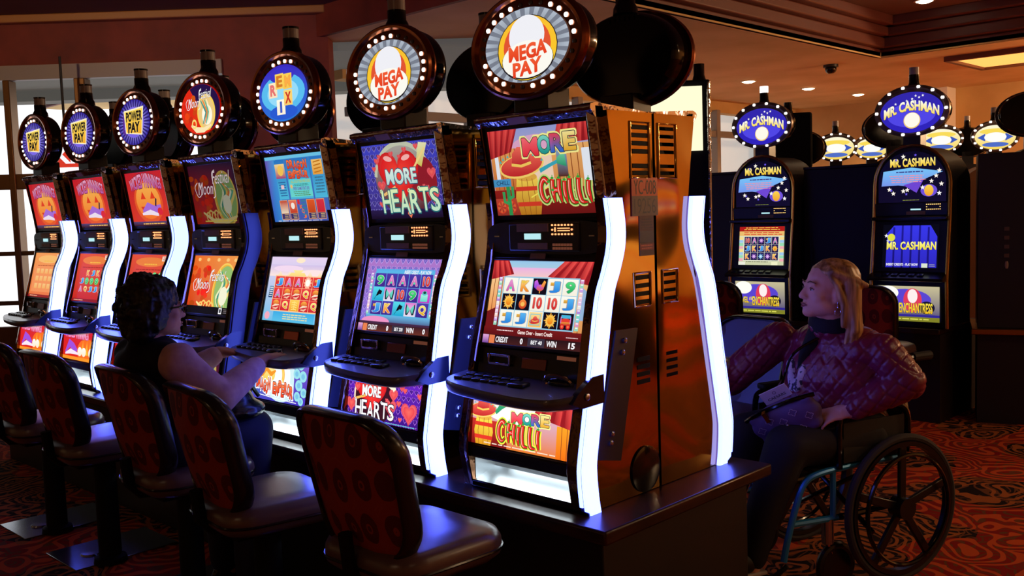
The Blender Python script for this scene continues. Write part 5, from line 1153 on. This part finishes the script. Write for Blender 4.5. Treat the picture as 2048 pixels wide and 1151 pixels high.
# a machine across the aisle, out of the frame: it is what glows orange in the bronze side of the nearest cabinet
t = thing('slot_machine', 'orange-screened machine across the aisle, seen only mirrored in the bronze cabinet side', 'slot machine', (3.55, 4.95, .0), -PI/2)
b = MB(); b.box(-.3, .3, .03, .6, 0, 1.85); b.build('cabinet', darkcab, t, bevel=.01)
art_wicked_main(2).build('main_screen', (-.27, .02, .8), (1, 0, 0), (0, 0, 1), (0, -1, 0), t, .34, clip=True, strength=1.6); art_wicked_top().build('upper_screen', (-.27, .02, 1.35), (1, 0, 0), (0, 0, 1), (0, -1, 0), t, .347, clip=True, strength=1.3)

# ------------------------------------------------------------------ people
def skinmat(name, base):
    m = mat(name, base, 0, .5, spec=.3); m.node_tree.nodes['Principled BSDF'].inputs['Subsurface Weight'].default_value = .08; return m
def blob(name, fn, m, parent, vox=.008, it=6, fac=.5):
    """fn(b) adds closed volumes; they are fused into one continuous skin"""
    b = MB(); fn(b); me = b.mesh(name, m, smooth=0); o = obj(name, me, parent)
    r = o.modifiers.new('r', 'REMESH'); r.mode = 'VOXEL'; r.voxel_size = vox; r.use_smooth_shade = True
    s = o.modifiers.new('s', 'SMOOTH'); s.iterations = it; s.factor = fac
    dg = bpy.context.evaluated_depsgraph_get(); me2 = bpy.data.meshes.new_from_object(o.evaluated_get(dg)); o.modifiers.clear(); o.data = me2
    me2.materials.clear(); me2.materials.append(m); me2.polygons.foreach_set('use_smooth', [True]*len(me2.polygons))
    return o
def chain(b, pts, rs):
    for i in range(len(pts)-1): b.cap_(pts[i], rs[i], pts[i+1], rs[i+1])
def hand(b, wrist, fdir, ndir, side, curl=.35, s=1., spread=.16):
    """palm and five fingers; fdir along fingers, ndir out of the back of the hand, side +1 thumb towards u"""
    f = Vector(fdir).normalized(); n = Vector(ndir); n = (n-f*n.dot(f)).normalized(); u = f.cross(n)*side; w = Vector(wrist)
    rot = Matrix((f, u, n)).transposed()
    b.ell(w+f*.045*s, (.052*s, .040*s, .017*s), 16, rot); b.cap_(w-f*.02*s, .026*s, w+f*.03*s, .026*s)
    L = (.068, .078, .073, .058)
    for k in range(4):
        o = (.030-.020*k)*s; base = w+f*(.082-.004*abs(k-1))*s+u*o; d = (f+u*spread*(1.2-k*.8)).normalized(); p = [base-d*.02*s, base]; q = base; a = curl*.35
        for seg in (.42, .33, .25):
            dd = (d*math.cos(a)-n*math.sin(a)); q = q+dd*L[k]*s*seg; p.append(q); a += curl*.7
        chain(b, p, [.0095*s, .0092*s, .0085*s, .0078*s, .0068*s])
    tb = w+f*.02*s+u*.028*s; d = (f*.75+u*.75-n*.15).normalized(); d2 = (f*.95+u*.35-n*.25).normalized()
    chain(b, [tb-d*.01*s, tb+d*.028*s, tb+d*.028*s+d2*.028*s, tb+d*.028*s+d2*.05*s], [.014*s, .0115*s, .0098*s, .0078*s])
def head(b, c, f, upv, s=1., jaw=1.):
    """skull, jaw, nose, lips, brow, cheeks and ears; c head centre at eye height, f facing"""
    f = Vector(f).normalized(); u = Vector(upv); u = (u-f*u.dot(f)).normalized(); r = f.cross(u); c = Vector(c)
    rot = Matrix((r, f, u)).transposed(); P = lambda x, y, z: c+(r*x+f*y+u*z)*s
    E_ = lambda x, y, z, a, q, d: b.ell(P(x, y, z), (a*s, q*s, d*s), 18, rot)
    E_(0, -.012, .03, .075, .094, .085); E_(0, .022, -.005, .066, .066, .075); E_(0, .026, -.055, .056*jaw, .058, .052); E_(0, .058, -.092, .026*jaw, .026, .020)
    for q in (-1, 1):
        E_(q*.038, .050, -.028, .026, .024, .024); E_(q*.045, .01, -.06, .024*jaw, .05, .03); E_(q*.031, .077, .016, .024, .010, .007); E_(q*.074, -.012, -.012, .008, .020, .031)
        E_(q*.031, .0665, -.006, .0150, .013, .0125)
        E_(q*.012, .089, -.037, .0095, .010, .0075)
    b.cap_(P(0, .078, .006), .0105*s, P(0, .0985, -.034), .0125*s); E_(0, .080, -.062, .022, .010, .0055); E_(0, .079, -.072, .020, .010, .006)
def face_bits(c, f, upv, s, parent, skin, lipm, eyem, brow):
    f = Vector(f).normalized(); u = Vector(upv); u = (u-f*u.dot(f)).normalized(); r = f.cross(u); c = Vector(c); rot = Matrix((r, f, u)).transposed()
    P = lambda x, y, z: c+(r*x+f*y+u*z)*s
    for q in (-1, 1):
        b = MB(); b.ell(P(q*.031, .0735, -.0055), (.0105*s, .0085*s, .0052*s), 12, rot); e = b.build('eye', eyem, parent)
        b = MB(); b.ell(P(q*.031, .0815, -.0055), (.0044*s, .0020*s, .0044*s), 10, rot); b.build('iris', iris_m, e)
        b = MB(); b.tube([P(q*.012, .0885, .019), P(q*.03, .089, .025), P(q*.05, .074, .020)], [.0022*s, .0030*s, .0015*s], 6); b.build('eyebrow', brow, parent)
        b = MB(); b.tube([P(q*.0185, .0795, -.003), P(q*.031, .0848, .0012), P(q*.044, .0745, -.003)], [.0016*s, .0022*s, .0014*s], 6); b.build('eyelid', brow, parent)
    b = MB(); b.tube([P(-.021, .0815, -.066), P(-.008, .0900, -.0615), P(0, .0895, -.063), P(.008, .0900, -.0615), P(.021, .0815, -.066)], [.002*s, .0038*s, .0036*s, .0038*s, .002*s], 6)
    b.tube([P(-.018, .082, -.0675), P(0, .0900, -.073), P(.018, .082, -.0675)], [.002*s, .0048*s, .002*s], 6); b.build('lips', lipm, parent)
eye_w = mat('eye_white', (214, 206, 200), 0, .2); iris_m = mat('iris_dark', (40, 36, 40), 0, .15); lip_m = mat('lip_rose', (150, 84, 82), 0, .4)
# ---- dark-haired woman playing the blue machine
sk1 = skinmat('skin_tan', (196, 140, 112)); vest_m = mat('navy_vest', (24, 20, 34), 0, .8, spec=.2); sleeve_m = vary(mat('lilac_knit', (190, 150, 160), 0, .85, spec=.2, bump=(90, .2, .002)), (180, 138, 150), (202, 164, 170), 20)
pants1 = mat('navy_trousers', (20, 22, 52), 0, .8); hair1 = mat('black_hair', (16, 11, 12), 0, .5, bump=(40, .6, .006)); blackleather = mat('black_leather', (14, 14, 16), 0, .25)
X0, Y0 = -1.47, -.50
def w1(x, y, z): return Vector((X0+x, Y0+y, z))
HC1 = w1(.03, -.02, 1.225); F1 = (.14, .99, .03)
SH_R, EL_R, WR_R = w1(.20, -.03, 1.03), w1(.265, .10, .882), w1(.17, .335, .972)
SH_L, EL_L, WR_L = w1(-.18, -.02, .985), w1(-.25, .12, .86), w1(-.20, .36, .985)
def body1(b):
    head(b, HC1, F1, (0, 0, 1), 1.02, 1.1); b.cap_(HC1+Vector((-.01, -.03, -.06)), .056, w1(.0, -.07, 1.05), .066)
    b.ell(w1(0, -.03, .90), (.165, .10, .16), 18); b.ell(w1(0, .06, .72), (.18, .15, .14), 18)
    chain(b, [SH_R, EL_R, WR_R], [.05, .042, .030]); chain(b, [SH_L, EL_L, WR_L], [.05, .042, .030])
    hand(b, WR_R+Vector((-.005, .02, .008)), (-.12, 1, .16), (.05, -.15, 1), -1, .45, 1.0); hand(b, WR_L, (.1, 1, -.05), (-.05, .1, 1), 1, .5)
    for q in (-1, 1): chain(b, [w1(q*.095, .02, .70), w1(q*.11, .33, .69), w1(q*.10, .28, .20), w1(q*.10, .30, .06)], [.09, .065, .048, .04])
p1 = blob('person', body1, sk1, None, .0065, 4); tag(p1, 'dark-haired person in glasses, navy vest and lilac sleeves, hand on the DRAGON EMPEROR machine', 'person')
def vest(b):
    b.ell(w1(0, -.03, .93), (.195, .14, .20), 20); b.ell(w1(0, -.06, 1.01), (.185, .11, .085), 18); b.ell(w1(0, .05, .75), (.205, .17, .15), 20); b.cap_(w1(.15, -.05, 1.04), .07, w1(-.15, -.05, 1.04), .07); b.cap_(w1(0, -.07, 1.04), .078, w1(0.005, -.06, 1.10), .066)
blob('vest', vest, vest_m, p1, .01, 8)
def sleeves(b):
    S_, E_, W_ = SEW
    b.ell(S_, (.073, .078, .08), 16); chain(b, [S_, S_*.4+E_*.6, E_, E_*.45+W_*.55, W_-(W_-E_)*.10], [.072, .066, .067, .056, .043])
for SEW in ((SH_R, EL_R, WR_R), (SH_L, EL_L, WR_L)): blob('sleeve', sleeves, sleeve_m, p1, .008, 5)
b = MB(); d = (WR_R-EL_R).normalized(); ref = d.orthogonal().normalized(); q = d.cross(ref); R = []
for k in range(19):
    t = k/18; c = WR_R-d*(.105-.09*t); rr = .0455-.008*t; R.append([c+(ref*math.cos(2*PI*j/28)+q*math.sin(2*PI*j/28))*(rr+(.0022 if j % 2 else 0)) for j in range(28)])
b.rings(R); b.build('cuff', sleeve_m, p1)
def trous(b):
    b.ell(w1(0, .07, .70), (.20, .17, .085), 20)
    for q in (-1, 1): chain(b, [w1(q*.10, .0, .70), w1(q*.12, .32, .70), w1(q*.11, .28, .22), w1(q*.105, .28, .10)], [.105, .085, .066, .062])
blob('trousers', trous, pants1, p1, .012, 8)
for q in (-1, 1):
    def shoe(b): b.ell(w1(q*.105, .33, .045), (.045, .12, .045), 14); b.ell(w1(q*.105, .28, .07), (.04, .05, .05), 12)
    blob('shoe', shoe, blackleather, p1, .01, 4)
def hair_1(b):
    r = random.Random(1); f = Vector(F1).normalized(); rr = f.cross(Vector((0, 0, 1)))
    c = HC1; P = lambda x, y, z: c+rr*x+f*y+Vector((0, 0, z))
    b.ell(P(0, -.03, .045), (.108, .108, .095), 20); b.ell(P(0, -.055, -.01), (.112, .088, .11), 20); b.ell(P(0, -.07, -.075), (.09, .06, .06), 16)
    b.ell(P(-.07, -.01, -.03), (.036, .055, .075), 14); b.ell(P(.078, -.025, -.01), (.032, .05, .075), 14); b.ell(P(0, .03, .082), (.075, .045, .03), 14)
    for k in range(90):
        a, t = r.uniform(0, 6.28), r.uniform(.05, 2.2); v = Vector((math.cos(a)*math.sin(t)*.108, math.sin(a)*math.sin(t)*.105, math.cos(t)*.12))
        if v.y > .03 and v.z < .06: continue
        b.ell(P(v.x*.97, v.y*.97-.04, v.z*.97+.02), (.020, .020, .016), 8)
h1 = blob('hair', hair_1, hair1, p1, .0065, 3)
from mathutils import noise
for v in h1.data.vertices:
    q = v.co*38; v.co += v.normal*(.012*noise.noise(Vector((q.x, q.y, q.z*.55)))+.005*noise.noise(v.co*110))
face_bits(HC1, F1, (0, 0, 1), 1.02, p1, sk1, lip_m, eye_w, hair1)
f = Vector(F1).normalized(); rr = f.cross(Vector((0, 0, 1))).normalized(); uz = Vector((0, 0, 1)); b = MB()
for q in (-1, 1):
    c = HC1+rr*.033*q+f*.098+uz*-.004; b.tube([c+rr*.024*math.cos(2*PI*k/16)+uz*.018*math.sin(2*PI*k/16) for k in range(16)], .003, 6, 0, True)
    b.tube([HC1+rr*.056*q+f*.096+uz*.004, HC1+rr*.076*q+f*.075+uz*.006, HC1+rr*.084*q+f*-.01+uz*.004], .0035, 6)
b.tube([HC1+rr*-.01+f*.1, HC1+rr*.01+f*.1], .003, 6); b.build('glasses', gloss, p1)
b = MB(); hp = WR_R+Vector((-.005, .02, .008)); fd = Vector((-.12, 1, .16)).normalized(); c = hp+fd*.10+Vector((.004, 0, .004)); b.tube([c+Vector((.0105*math.cos(a), -.003*math.cos(a), .0105*math.sin(a))) for a in [2*PI*k/14 for k in range(14)]], .002, 6, 0, True); b.build('ring', chrome, p1)
# handbag on her lap
hb = thing('handbag', 'shiny black handbag resting on the lap of the dark-haired woman', 'bag', tuple(w1(.16, .18, .80)))
def bag1(b): b.ell((0, 0, .04), (.085, .12, .075), 18); b.ell((0.02, .03, .0), (.09, .13, .05), 16)
blob('body', bag1, blackleather, hb, .009, 4)
MB().tube([(q.x, q.y, q.z) for q in catmull([(.02, -.08, .1), (.05, -.02, .15), (.06, .06, .12), (.05, .12, .05)], 5)], .008, 8).build('strap', gloss, hb)
# ---- wheelchair
O2 = Vector((.315, 1.605, 0)); OP = Vector((.375, 1.66, 0)); HD = math.radians(250); hx, lx = Vector((math.cos(HD), math.sin(HD), 0)), Vector((-math.sin(HD), math.cos(HD), 0))
WC = thing('wheelchair', 'wheelchair with blue front frame and large black spoked wheels on the patterned carpet', 'wheelchair', tuple(O2), HD)   # local x forward, y left
blue_m = mat('frame_blue', (40, 136, 196), .2, .3); tyre = mat('tyre_grey', (44, 40, 42), 0, .8); wheelp = mat('wheel_black', (16, 16, 18), 0, .3); sling = mat('sling_black', (18, 18, 20), 0, .7)
RW = .305
def wheel(y):
    t = MB(); t.tube([(-.10+.288*math.cos(2*PI*k/56), y, RW+.288*math.sin(2*PI*k/56)) for k in range(56)], .017, 10, 0, True); w = t.build('rear_wheel', tyre, WC)
    b = MB(); s = 1 if y > 0 else -1
    b.lathe([(.255, -.016), (.274, -.018), (.274, .018), (.255, .016), (.255, -.016)], 48, (-.10, y, RW), 'y', cap=False); b.lathe([(.001, -.03), (.045, -.03), (.045, .035), (.001, .035)], 20, (-.10, y, RW), 'y'); b.build('rim', wheelp, w)
    for k in range(5):
        a = 2*PI*k/5+PI/2+.02; d = Vector((math.cos(a), 0, math.sin(a))); n = Vector((-d.z, 0, d.x)); b = MB(); b.obox(Vector((-.10, y, RW))+d*.15, d*.115, Vector((0, .009, 0)), n*.018); b.build('spoke', wheelp, w, bevel=.005)
    MB().tube([(-.10+.225*math.cos(2*PI*k/48), y+s*.038, RW+.225*math.sin(2*PI*k/48)) for k in range(48)], .009, 8, 0, True).build('hand_rim', gloss, w)
    return w
wheel(.285); wheel(-.285)
for s in (-1, 1):
    b = MB(); b.tube([(q.x, q.y, q.z) for q in catmull([(-.14, s*.235, .50), (.12, s*.235, .50), (.30, s*.235, .49), (.37, s*.235, .46), (.41, s*.235, .38), (.455, s*.235, .25), (.475, s*.235, .17)], 6)], .0135, 10)
    b.tube([(.22, s*.235, .49), (.22, s*.235, .30)], .012, 8); b.tube([(.43, s*.235, .31), (.20, s*.235, .30)], .0135, 8); b.build('front_frame', blue_m, WC)
    b = MB(); b.tube([(-.16, s*.235, .89), (-.16, s*.235, .30), (-.10, s*.235, RW)], .013, 8); b.tube([(-.16, s*.235, .885), (-.21, s*.235, .905), (-.30, s*.235, .905)], .013, 8); b.tube([(.20, s*.235, .30), (-.10, s*.24, RW)], .013, 8); b.tube([(-.10, s*.285, RW), (-.1, s*.2, RW)], .02, 8); b.build('rear_frame', gloss, WC)
    MB().tube([(-.22, s*.235, .905), (-.32, s*.235, .905)], .019, 10).build('push_handle', sling, WC)
    b = MB(); b.tube([(q.x, q.y, q.z) for q in catmull([(-.17, s*.25, .52), (-.175, s*.25, .66), (-.13, s*.25, .72), (.0, s*.25, .73), (.16, s*.25, .73), (.20, s*.25, .68), (.20, s*.25, .50)], 6)], .013, 8); ar = b.build('armrest', gloss, WC)
    b = MB(); b.box(-.10, .17, s*.25-.028, s*.25+.028, .738, .766); b.build('arm_pad', sling, ar, bevel=.01); b = MB(); b.box(-.15, .18, s*.25-.004, s*.25+.004, .52, .68); b.build('side_guard', sling, ar)
    b = MB(); b.tube([(.24, s*.225, .30), (.24, s*.225, .20)], [.024, .024], 12); b.tube([(.24, s*.225, .20), (.205, s*.225, .10)], .011, 8); fk = b.build('caster_fork', boltm, WC)
    b = MB(); b.tube([(.20+.083*math.cos(2*PI*k/28), s*.225, .1+.083*math.sin(2*PI*k/28)) for k in range(28)], .016, 8, 0, True); b.lathe([(.001, -.014), (.075, -.010), (.075, .010), (.001, .014)], 20, (.20, s*.225, .1), 'y'); b.build('caster_wheel', wheelp, fk)
    b = MB(); b.obox((.60, s*.12, .095), (.085, 0, .01), (0, .075, 0), (0, 0, .008)); b.tube([(.455, s*.235, .15), (.50, s*.2, .10), (.53, s*.14, .095)], .011, 8); b.build('footrest', sling, WC, bevel=.004)
b = MB(); b.box(-.16, .30, -.23, .23, .485, .50); b.build('seat_sling', sling, WC, bevel=.005); b = MB(); b.box(-.175, -.16, -.23, .23, .52, .90); b.build('back_sling', sling, WC, bevel=.005)
b = MB(); b.tube([(.0, -.23, .47), (.0, .23, .2)], .011, 8); b.tube([(.0, .23, .47), (.0, -.23, .2)], .011, 8); b.build('cross_brace', gloss, WC)
b = MB(); b.obox((-.19, .20, .76), (.012, .0, .01), (0, .02, 0), (.02, 0, .11)); b.build('tag_cloth', mat('cream_cloth', (196, 176, 140), 0, .8), WC)
# ---- blonde woman in the wheelchair
sk2 = skinmat('skin_fair', (226, 168, 142)); jack = mat('plum_jacket', (122, 30, 64), 0, .30, spec=.6, bump=(40, .35, .006)); knit = mat('black_knit', (14, 13, 18), 0, .85)
shirtm = vary(mat('print_shirt', (200, 190, 210), 0, .7), (70, 66, 96), (226, 218, 236), 55, 1, (.44, .5)); pants2 = mat('black_trousers', (14, 14, 22), 0, .8)
hair2 = vary(mat('blonde_hair', (180, 130, 80), 0, .45), (128, 84, 44), (206, 156, 98), 60, 2, vec=(1, 1, .15))
def w2(l, f, z): return OP+lx*l+hx*f+Vector((0, 0, z))   # left, forward, up
FH = math.radians(233); F2 = Vector((math.cos(FH), math.sin(FH), .16)); HC2 = w2(.115, .235, 1.205); U2 = Vector((.10, .06, 1))
S2L, E2L, W2L = w2(.27, .10, .955), w2(.345, .05, .845), w2(.235, .235, .735)
S2R, E2R, W2R = w2(-.19, .22, .97), w2(-.30, .40, .80), w2(-.33, .60, .84)
def body2(b):
    head(b, HC2, F2, U2, 1.06, 1.12); b.cap_(HC2-F2*.02+Vector((0, 0, -.06)), .060, w2(.07, .18, 1.03), .07)
    b.ell(w2(.05, .12, .84), (.20, .16, .21), 18); b.ell(w2(0, .05, .63), (.2, .18, .13), 18)
    chain(b, [S2L, E2L, W2L], [.06, .05, .034]); chain(b, [S2R, E2R, W2R], [.06, .05, .034])
    hand(b, W2L, hx*.8-lx*.55+Vector((0, 0, -.22)), Vector((0, 0, 1))+lx*.6, 1, .5, 1.02); hand(b, W2R, hx+Vector((0, 0, -.05)), Vector((0, 0, 1)), -1, .4)
    for q in (-1, 1): chain(b, [w2(q*.10, .02, .60), w2(q*.12, .45, .60), w2(q*.11, .60, .24), w2(q*.11, .64, .15)], [.1, .075, .05, .045])
p2 = blob('person', body2, sk2, None, .0065, 3); tag(p2, 'blonde person in a plum quilted jacket sitting in the wheelchair, looking left', 'person')
def jk(b):
    rz = Matrix.Rotation(HD-PI/2, 3, 'Z')
    b.ell(w2(.04, .11, .84), (.25, .20, .19), 20, rz); b.ell(w2(.01, .12, .75), (.235, .215, .105), 20, rz); b.ell(w2(.06, .12, .96), (.25, .14, .10), 18, rz)
    for S_, E_, W_ in ((S2L, E2L, W2L), (S2R, E2R, W2R)):
        b.ell(S_, (.078, .078, .075), 16); chain(b, [S_, S_*.5+E_*.5, E_, E_*.5+W_*.5, W_-(W_-E_)*.1], [.078, .076, .072, .062, .048])
    b.cap_(w2(.055, .13, 1.0), .12, w2(.08, .175, 1.055), .098)
jo = blob('jacket', jk, jack, p2, .0065, 8)
# quilting: shallow diamond grooves pressed into the jacket surface
for v in jo.data.vertices:
    p = v.co-OP; a = p.dot(lx)*1.0+p.z*.9; c = -p.dot(lx)+p.z*.9+p.dot(hx)*.6; g = min(abs(math.sin(a*PI/.06)), abs(math.sin(c*PI/.06)))
    v.co += v.normal*(.007*min(1, g*2.2)**.6-.004)
def collar(b):
    for k in range(40):
        a = 2*PI*k/40; c = w2(.085+.074*math.cos(a), .185+.07*math.sin(a), 1.062); 
        b.ell(c, (.022, .022, .048), 8)
blob('turtleneck', collar, knit, p2, .007, 5)
def front(b):   # black knit strip down the open jacket front
    b.cap_(w2(.055, .228, 1.03), .042, w2(.03, .272, .94), .028); b.cap_(w2(.03, .272, .94), .028, w2(.01, .290, .82), .018)
blob('sweater_front', front, knit, p2, .008, 4)
def lapels(b):
    b.cap_(w2(-.03, .29, .89), .026, w2(-.01, .30, .79), .022); b.cap_(w2(.045, .295, .88), .022, w2(.02, .302, .79), .022)
blob('shirt', lapels, shirtm, p2, .007, 3)
def tr2(b):
    b.ell(w2(0, .04, .60), (.215, .2, .11), 18)
    for q in (-1, 1): chain(b, [w2(q*.11, .04, .60), w2(q*.125, .46, .60), w2(q*.115, .58, .34), w2(q*.11, .63, .18)], [.115, .09, .07, .06])
blob('trousers', tr2, pants2, p2, .012, 8)
sh_m = mat('dark_shoe', (20, 20, 22), 0, .5); sole_m = mat('pale_sole', (190, 180, 172), 0, .6)
for q in (-1, 1):
    def shoe2(b): b.ell(w2(q*.11, .665, .165), (.05, .05, .05), 14); b.cap_(w2(q*.11, .64, .17), .045, w2(q*.115, .77, .155), .04)
    s_ = blob('shoe', shoe2, sh_m, p2, .01, 4); b = MB(); b.obox(w2(q*.112, .70, .122), hx*.11, lx*.044, (0, 0, .008)); b.build('sole', sole_m, s_, bevel=.005)
def hair_2(b):
    f = F2.normalized(); u = (U2-f*U2.dot(f)).normalized(); r = f.cross(u); P = lambda x, y, z: HC2+r*x+f*y+u*z
    rot = Matrix((r, f, u)).transposed()
    b.ell(P(0, -.03, .055), (.088, .098, .078), 20, rot); b.ell(P(0, -.06, .0), (.090, .072, .10), 20, rot)
    for k in range(46):   # locks falling behind the ear to the shoulder
        t = k/45; a = -2.0+4.0*t; x = .085*math.sin(a); y = -.055-.045*math.cos(a); w_ = .5+.5*math.sin(k*2.3)
        pts = [P(x*.75, y*.6+.0, .09), P(x*1.06, y-.005, .03), P(x*1.12, y-.02, -.06), P(x*1.15+.01*math.sin(k), y-.03-.012*w_, -.14), P(x*1.0+.012*math.sin(k*1.7), y-.025-.02*w_, -.20-.035*w_)]
        chain(b, pts, [.02, .017, .016, .013, .005])
    for k in range(30):   # swept back from the forehead
        t = -1+2*k/29; pts = [P(.062*t, .066-.02*abs(t), .068+.012*(1-abs(t))), P(.078*t, .03, .112-.035*abs(t)), P(.088*t, -.06, .105-.05*abs(t)), P(.085*t, -.115, .04)]
        chain(b, pts, [.007, .011, .013, .012])
    for q in (-1, 1): chain(b, [P(q*.072, .035, .06), P(q*.085, -.0, .02), P(q*.088, -.035, -.05), P(q*.09, -.045, -.13)], [.008, .013, .016, .01])
hr = blob('hair', hair_2, hair2, p2, .005, 2)
f = F2.normalized(); u = (U2-f*U2.dot(f)).normalized(); rr = f.cross(u)
face_bits(HC2, F2, U2, 1.06, p2, sk2, lip_m, eye_w, mat('brow_brown', (110, 74, 56), 0, .7))
b = MB(); ec_ = HC2-rr*.082*0+rr*(-.086)*(-1 if rr.dot(Vector((1, -1, 0))) > 0 else 1)-f*.01+u*-.05
b.tube([ec_+Vector((0, 0, .01)), ec_+Vector((0, 0, -.012))], .0018, 6); b.tube([ec_+Vector((.008*math.cos(a), .008*math.cos(a), -.028+.016*math.sin(a))) for a in [2*PI*k/14 for k in range(14)]], .0016, 6, 0, True); b.build('earring', chrome, p2)
b = MB(); c = W2L+(W2L-E2L).normalized()*-.01; b.ell(c+Vector((.0, 0, .03))+lx*.02, (.013, .013, .01), 10); b.build('wristband', mat('blue_band', (30, 40, 190), 0, .4), p2)
# lanyard straps and the shoulder bag with a white card
pb_ = thing('purse', 'purple patterned purse with black trim on the lap of the blonde woman', 'bag', tuple(w2(.09, .43, .70)), HD-PI/2+.25)   # local x = her right-left, -? see tilt
pur = mat('purse_canvas', (96, 74, 120), 0, .6)
def pbag(b): b.ell((0, 0, 0), (.15, .05, .085), 20); b.cap_((-.12, 0, .05), .022, (.12, 0, .05), .022); b.cap_((-.10, .01, -.05), .03, (.10, .01, -.05), .03)
pbo = blob('body', pbag, pur, pb_, .008, 4)
pb_.rotation_euler = (math.radians(-24), math.radians(26), HD-PI/2+.60)
b = MB(); b.tube([(q.x, q.y, q.z) for q in catmull([(-.15, .0, .055), (-.07, .02, .078), (.07, .02, .078), (.15, .0, .055)], 6)], .009, 8); b.build('zip_band', gloss, pb_)
b = MB()
for cx, cz in ((-.10, .0), (-.05, .04), (-.05, -.04), (.0, .02), (.05, .04), (.055, -.03), (.10, .01), (.0, -.06), (-.09, -.05)):
    yy = .05*math.sqrt(max(0, 1-(cx/.155)**2-(cz/.09)**2))+.003; b.tube([(cx+.014*math.cos(a)*(1+.25*math.cos(4*a)), yy, cz+.014*math.sin(a)*(1+.25*math.cos(4*a))) for a in [2*PI*k/16 for k in range(16)]], .0013, 4, 0, True)
b.build('pattern', mat('pattern_cream', (170, 150, 170), 0, .6), pbo)
b = MB(); b.box(-.014, .014, .052, .06, -.022, .006); b.build('buckle', chrome, pb_, bevel=.003)
b = MB(); b.box(.045, .06, .03, .05, .04, .085); b.build('zip_pull', brass, pb_)
b = MB(); st = [w2(.03, .42, .77), w2(.0, .355, .86), w2(.03, .33, .95), w2(.10, .24, 1.02)]
b.tube([(q.x, q.y, q.z) for q in catmull([tuple(p) for p in st], 6)], .006, 8); so = b.build('strap', gloss, None); so.parent = pb_; bpy.context.view_layer.update(); so.matrix_parent_inverse = pb_.matrix_world.inverted()
cd = thing('card', 'white folded card reading CAESARS tucked in the purse', 'card', tuple(w2(.055, .455, .795)), 0)
cd.rotation_euler = (math.radians(-30), math.radians(28), HD-PI/2+.60)
b = MB(); b.box(-.058, .058, -.002, .002, -.03, .03); cb = b.build('sheet', mat('card_white', (226, 220, 236), 0, .6), cd)
a_ = Art(2.); a_.text('CAESARS', .3, .2, 1.7, .42, (60, 50, 80)); a_.ell(1., .7, .14, .14, (110, 96, 130)); a_.ell(1., .7, .1, .1, (216, 210, 226)); a_.build('print', (.056, .0022, -.028), (-1, 0, 0), (0, 0, 1), (0, 1, 0), cd, .056, m=prn)
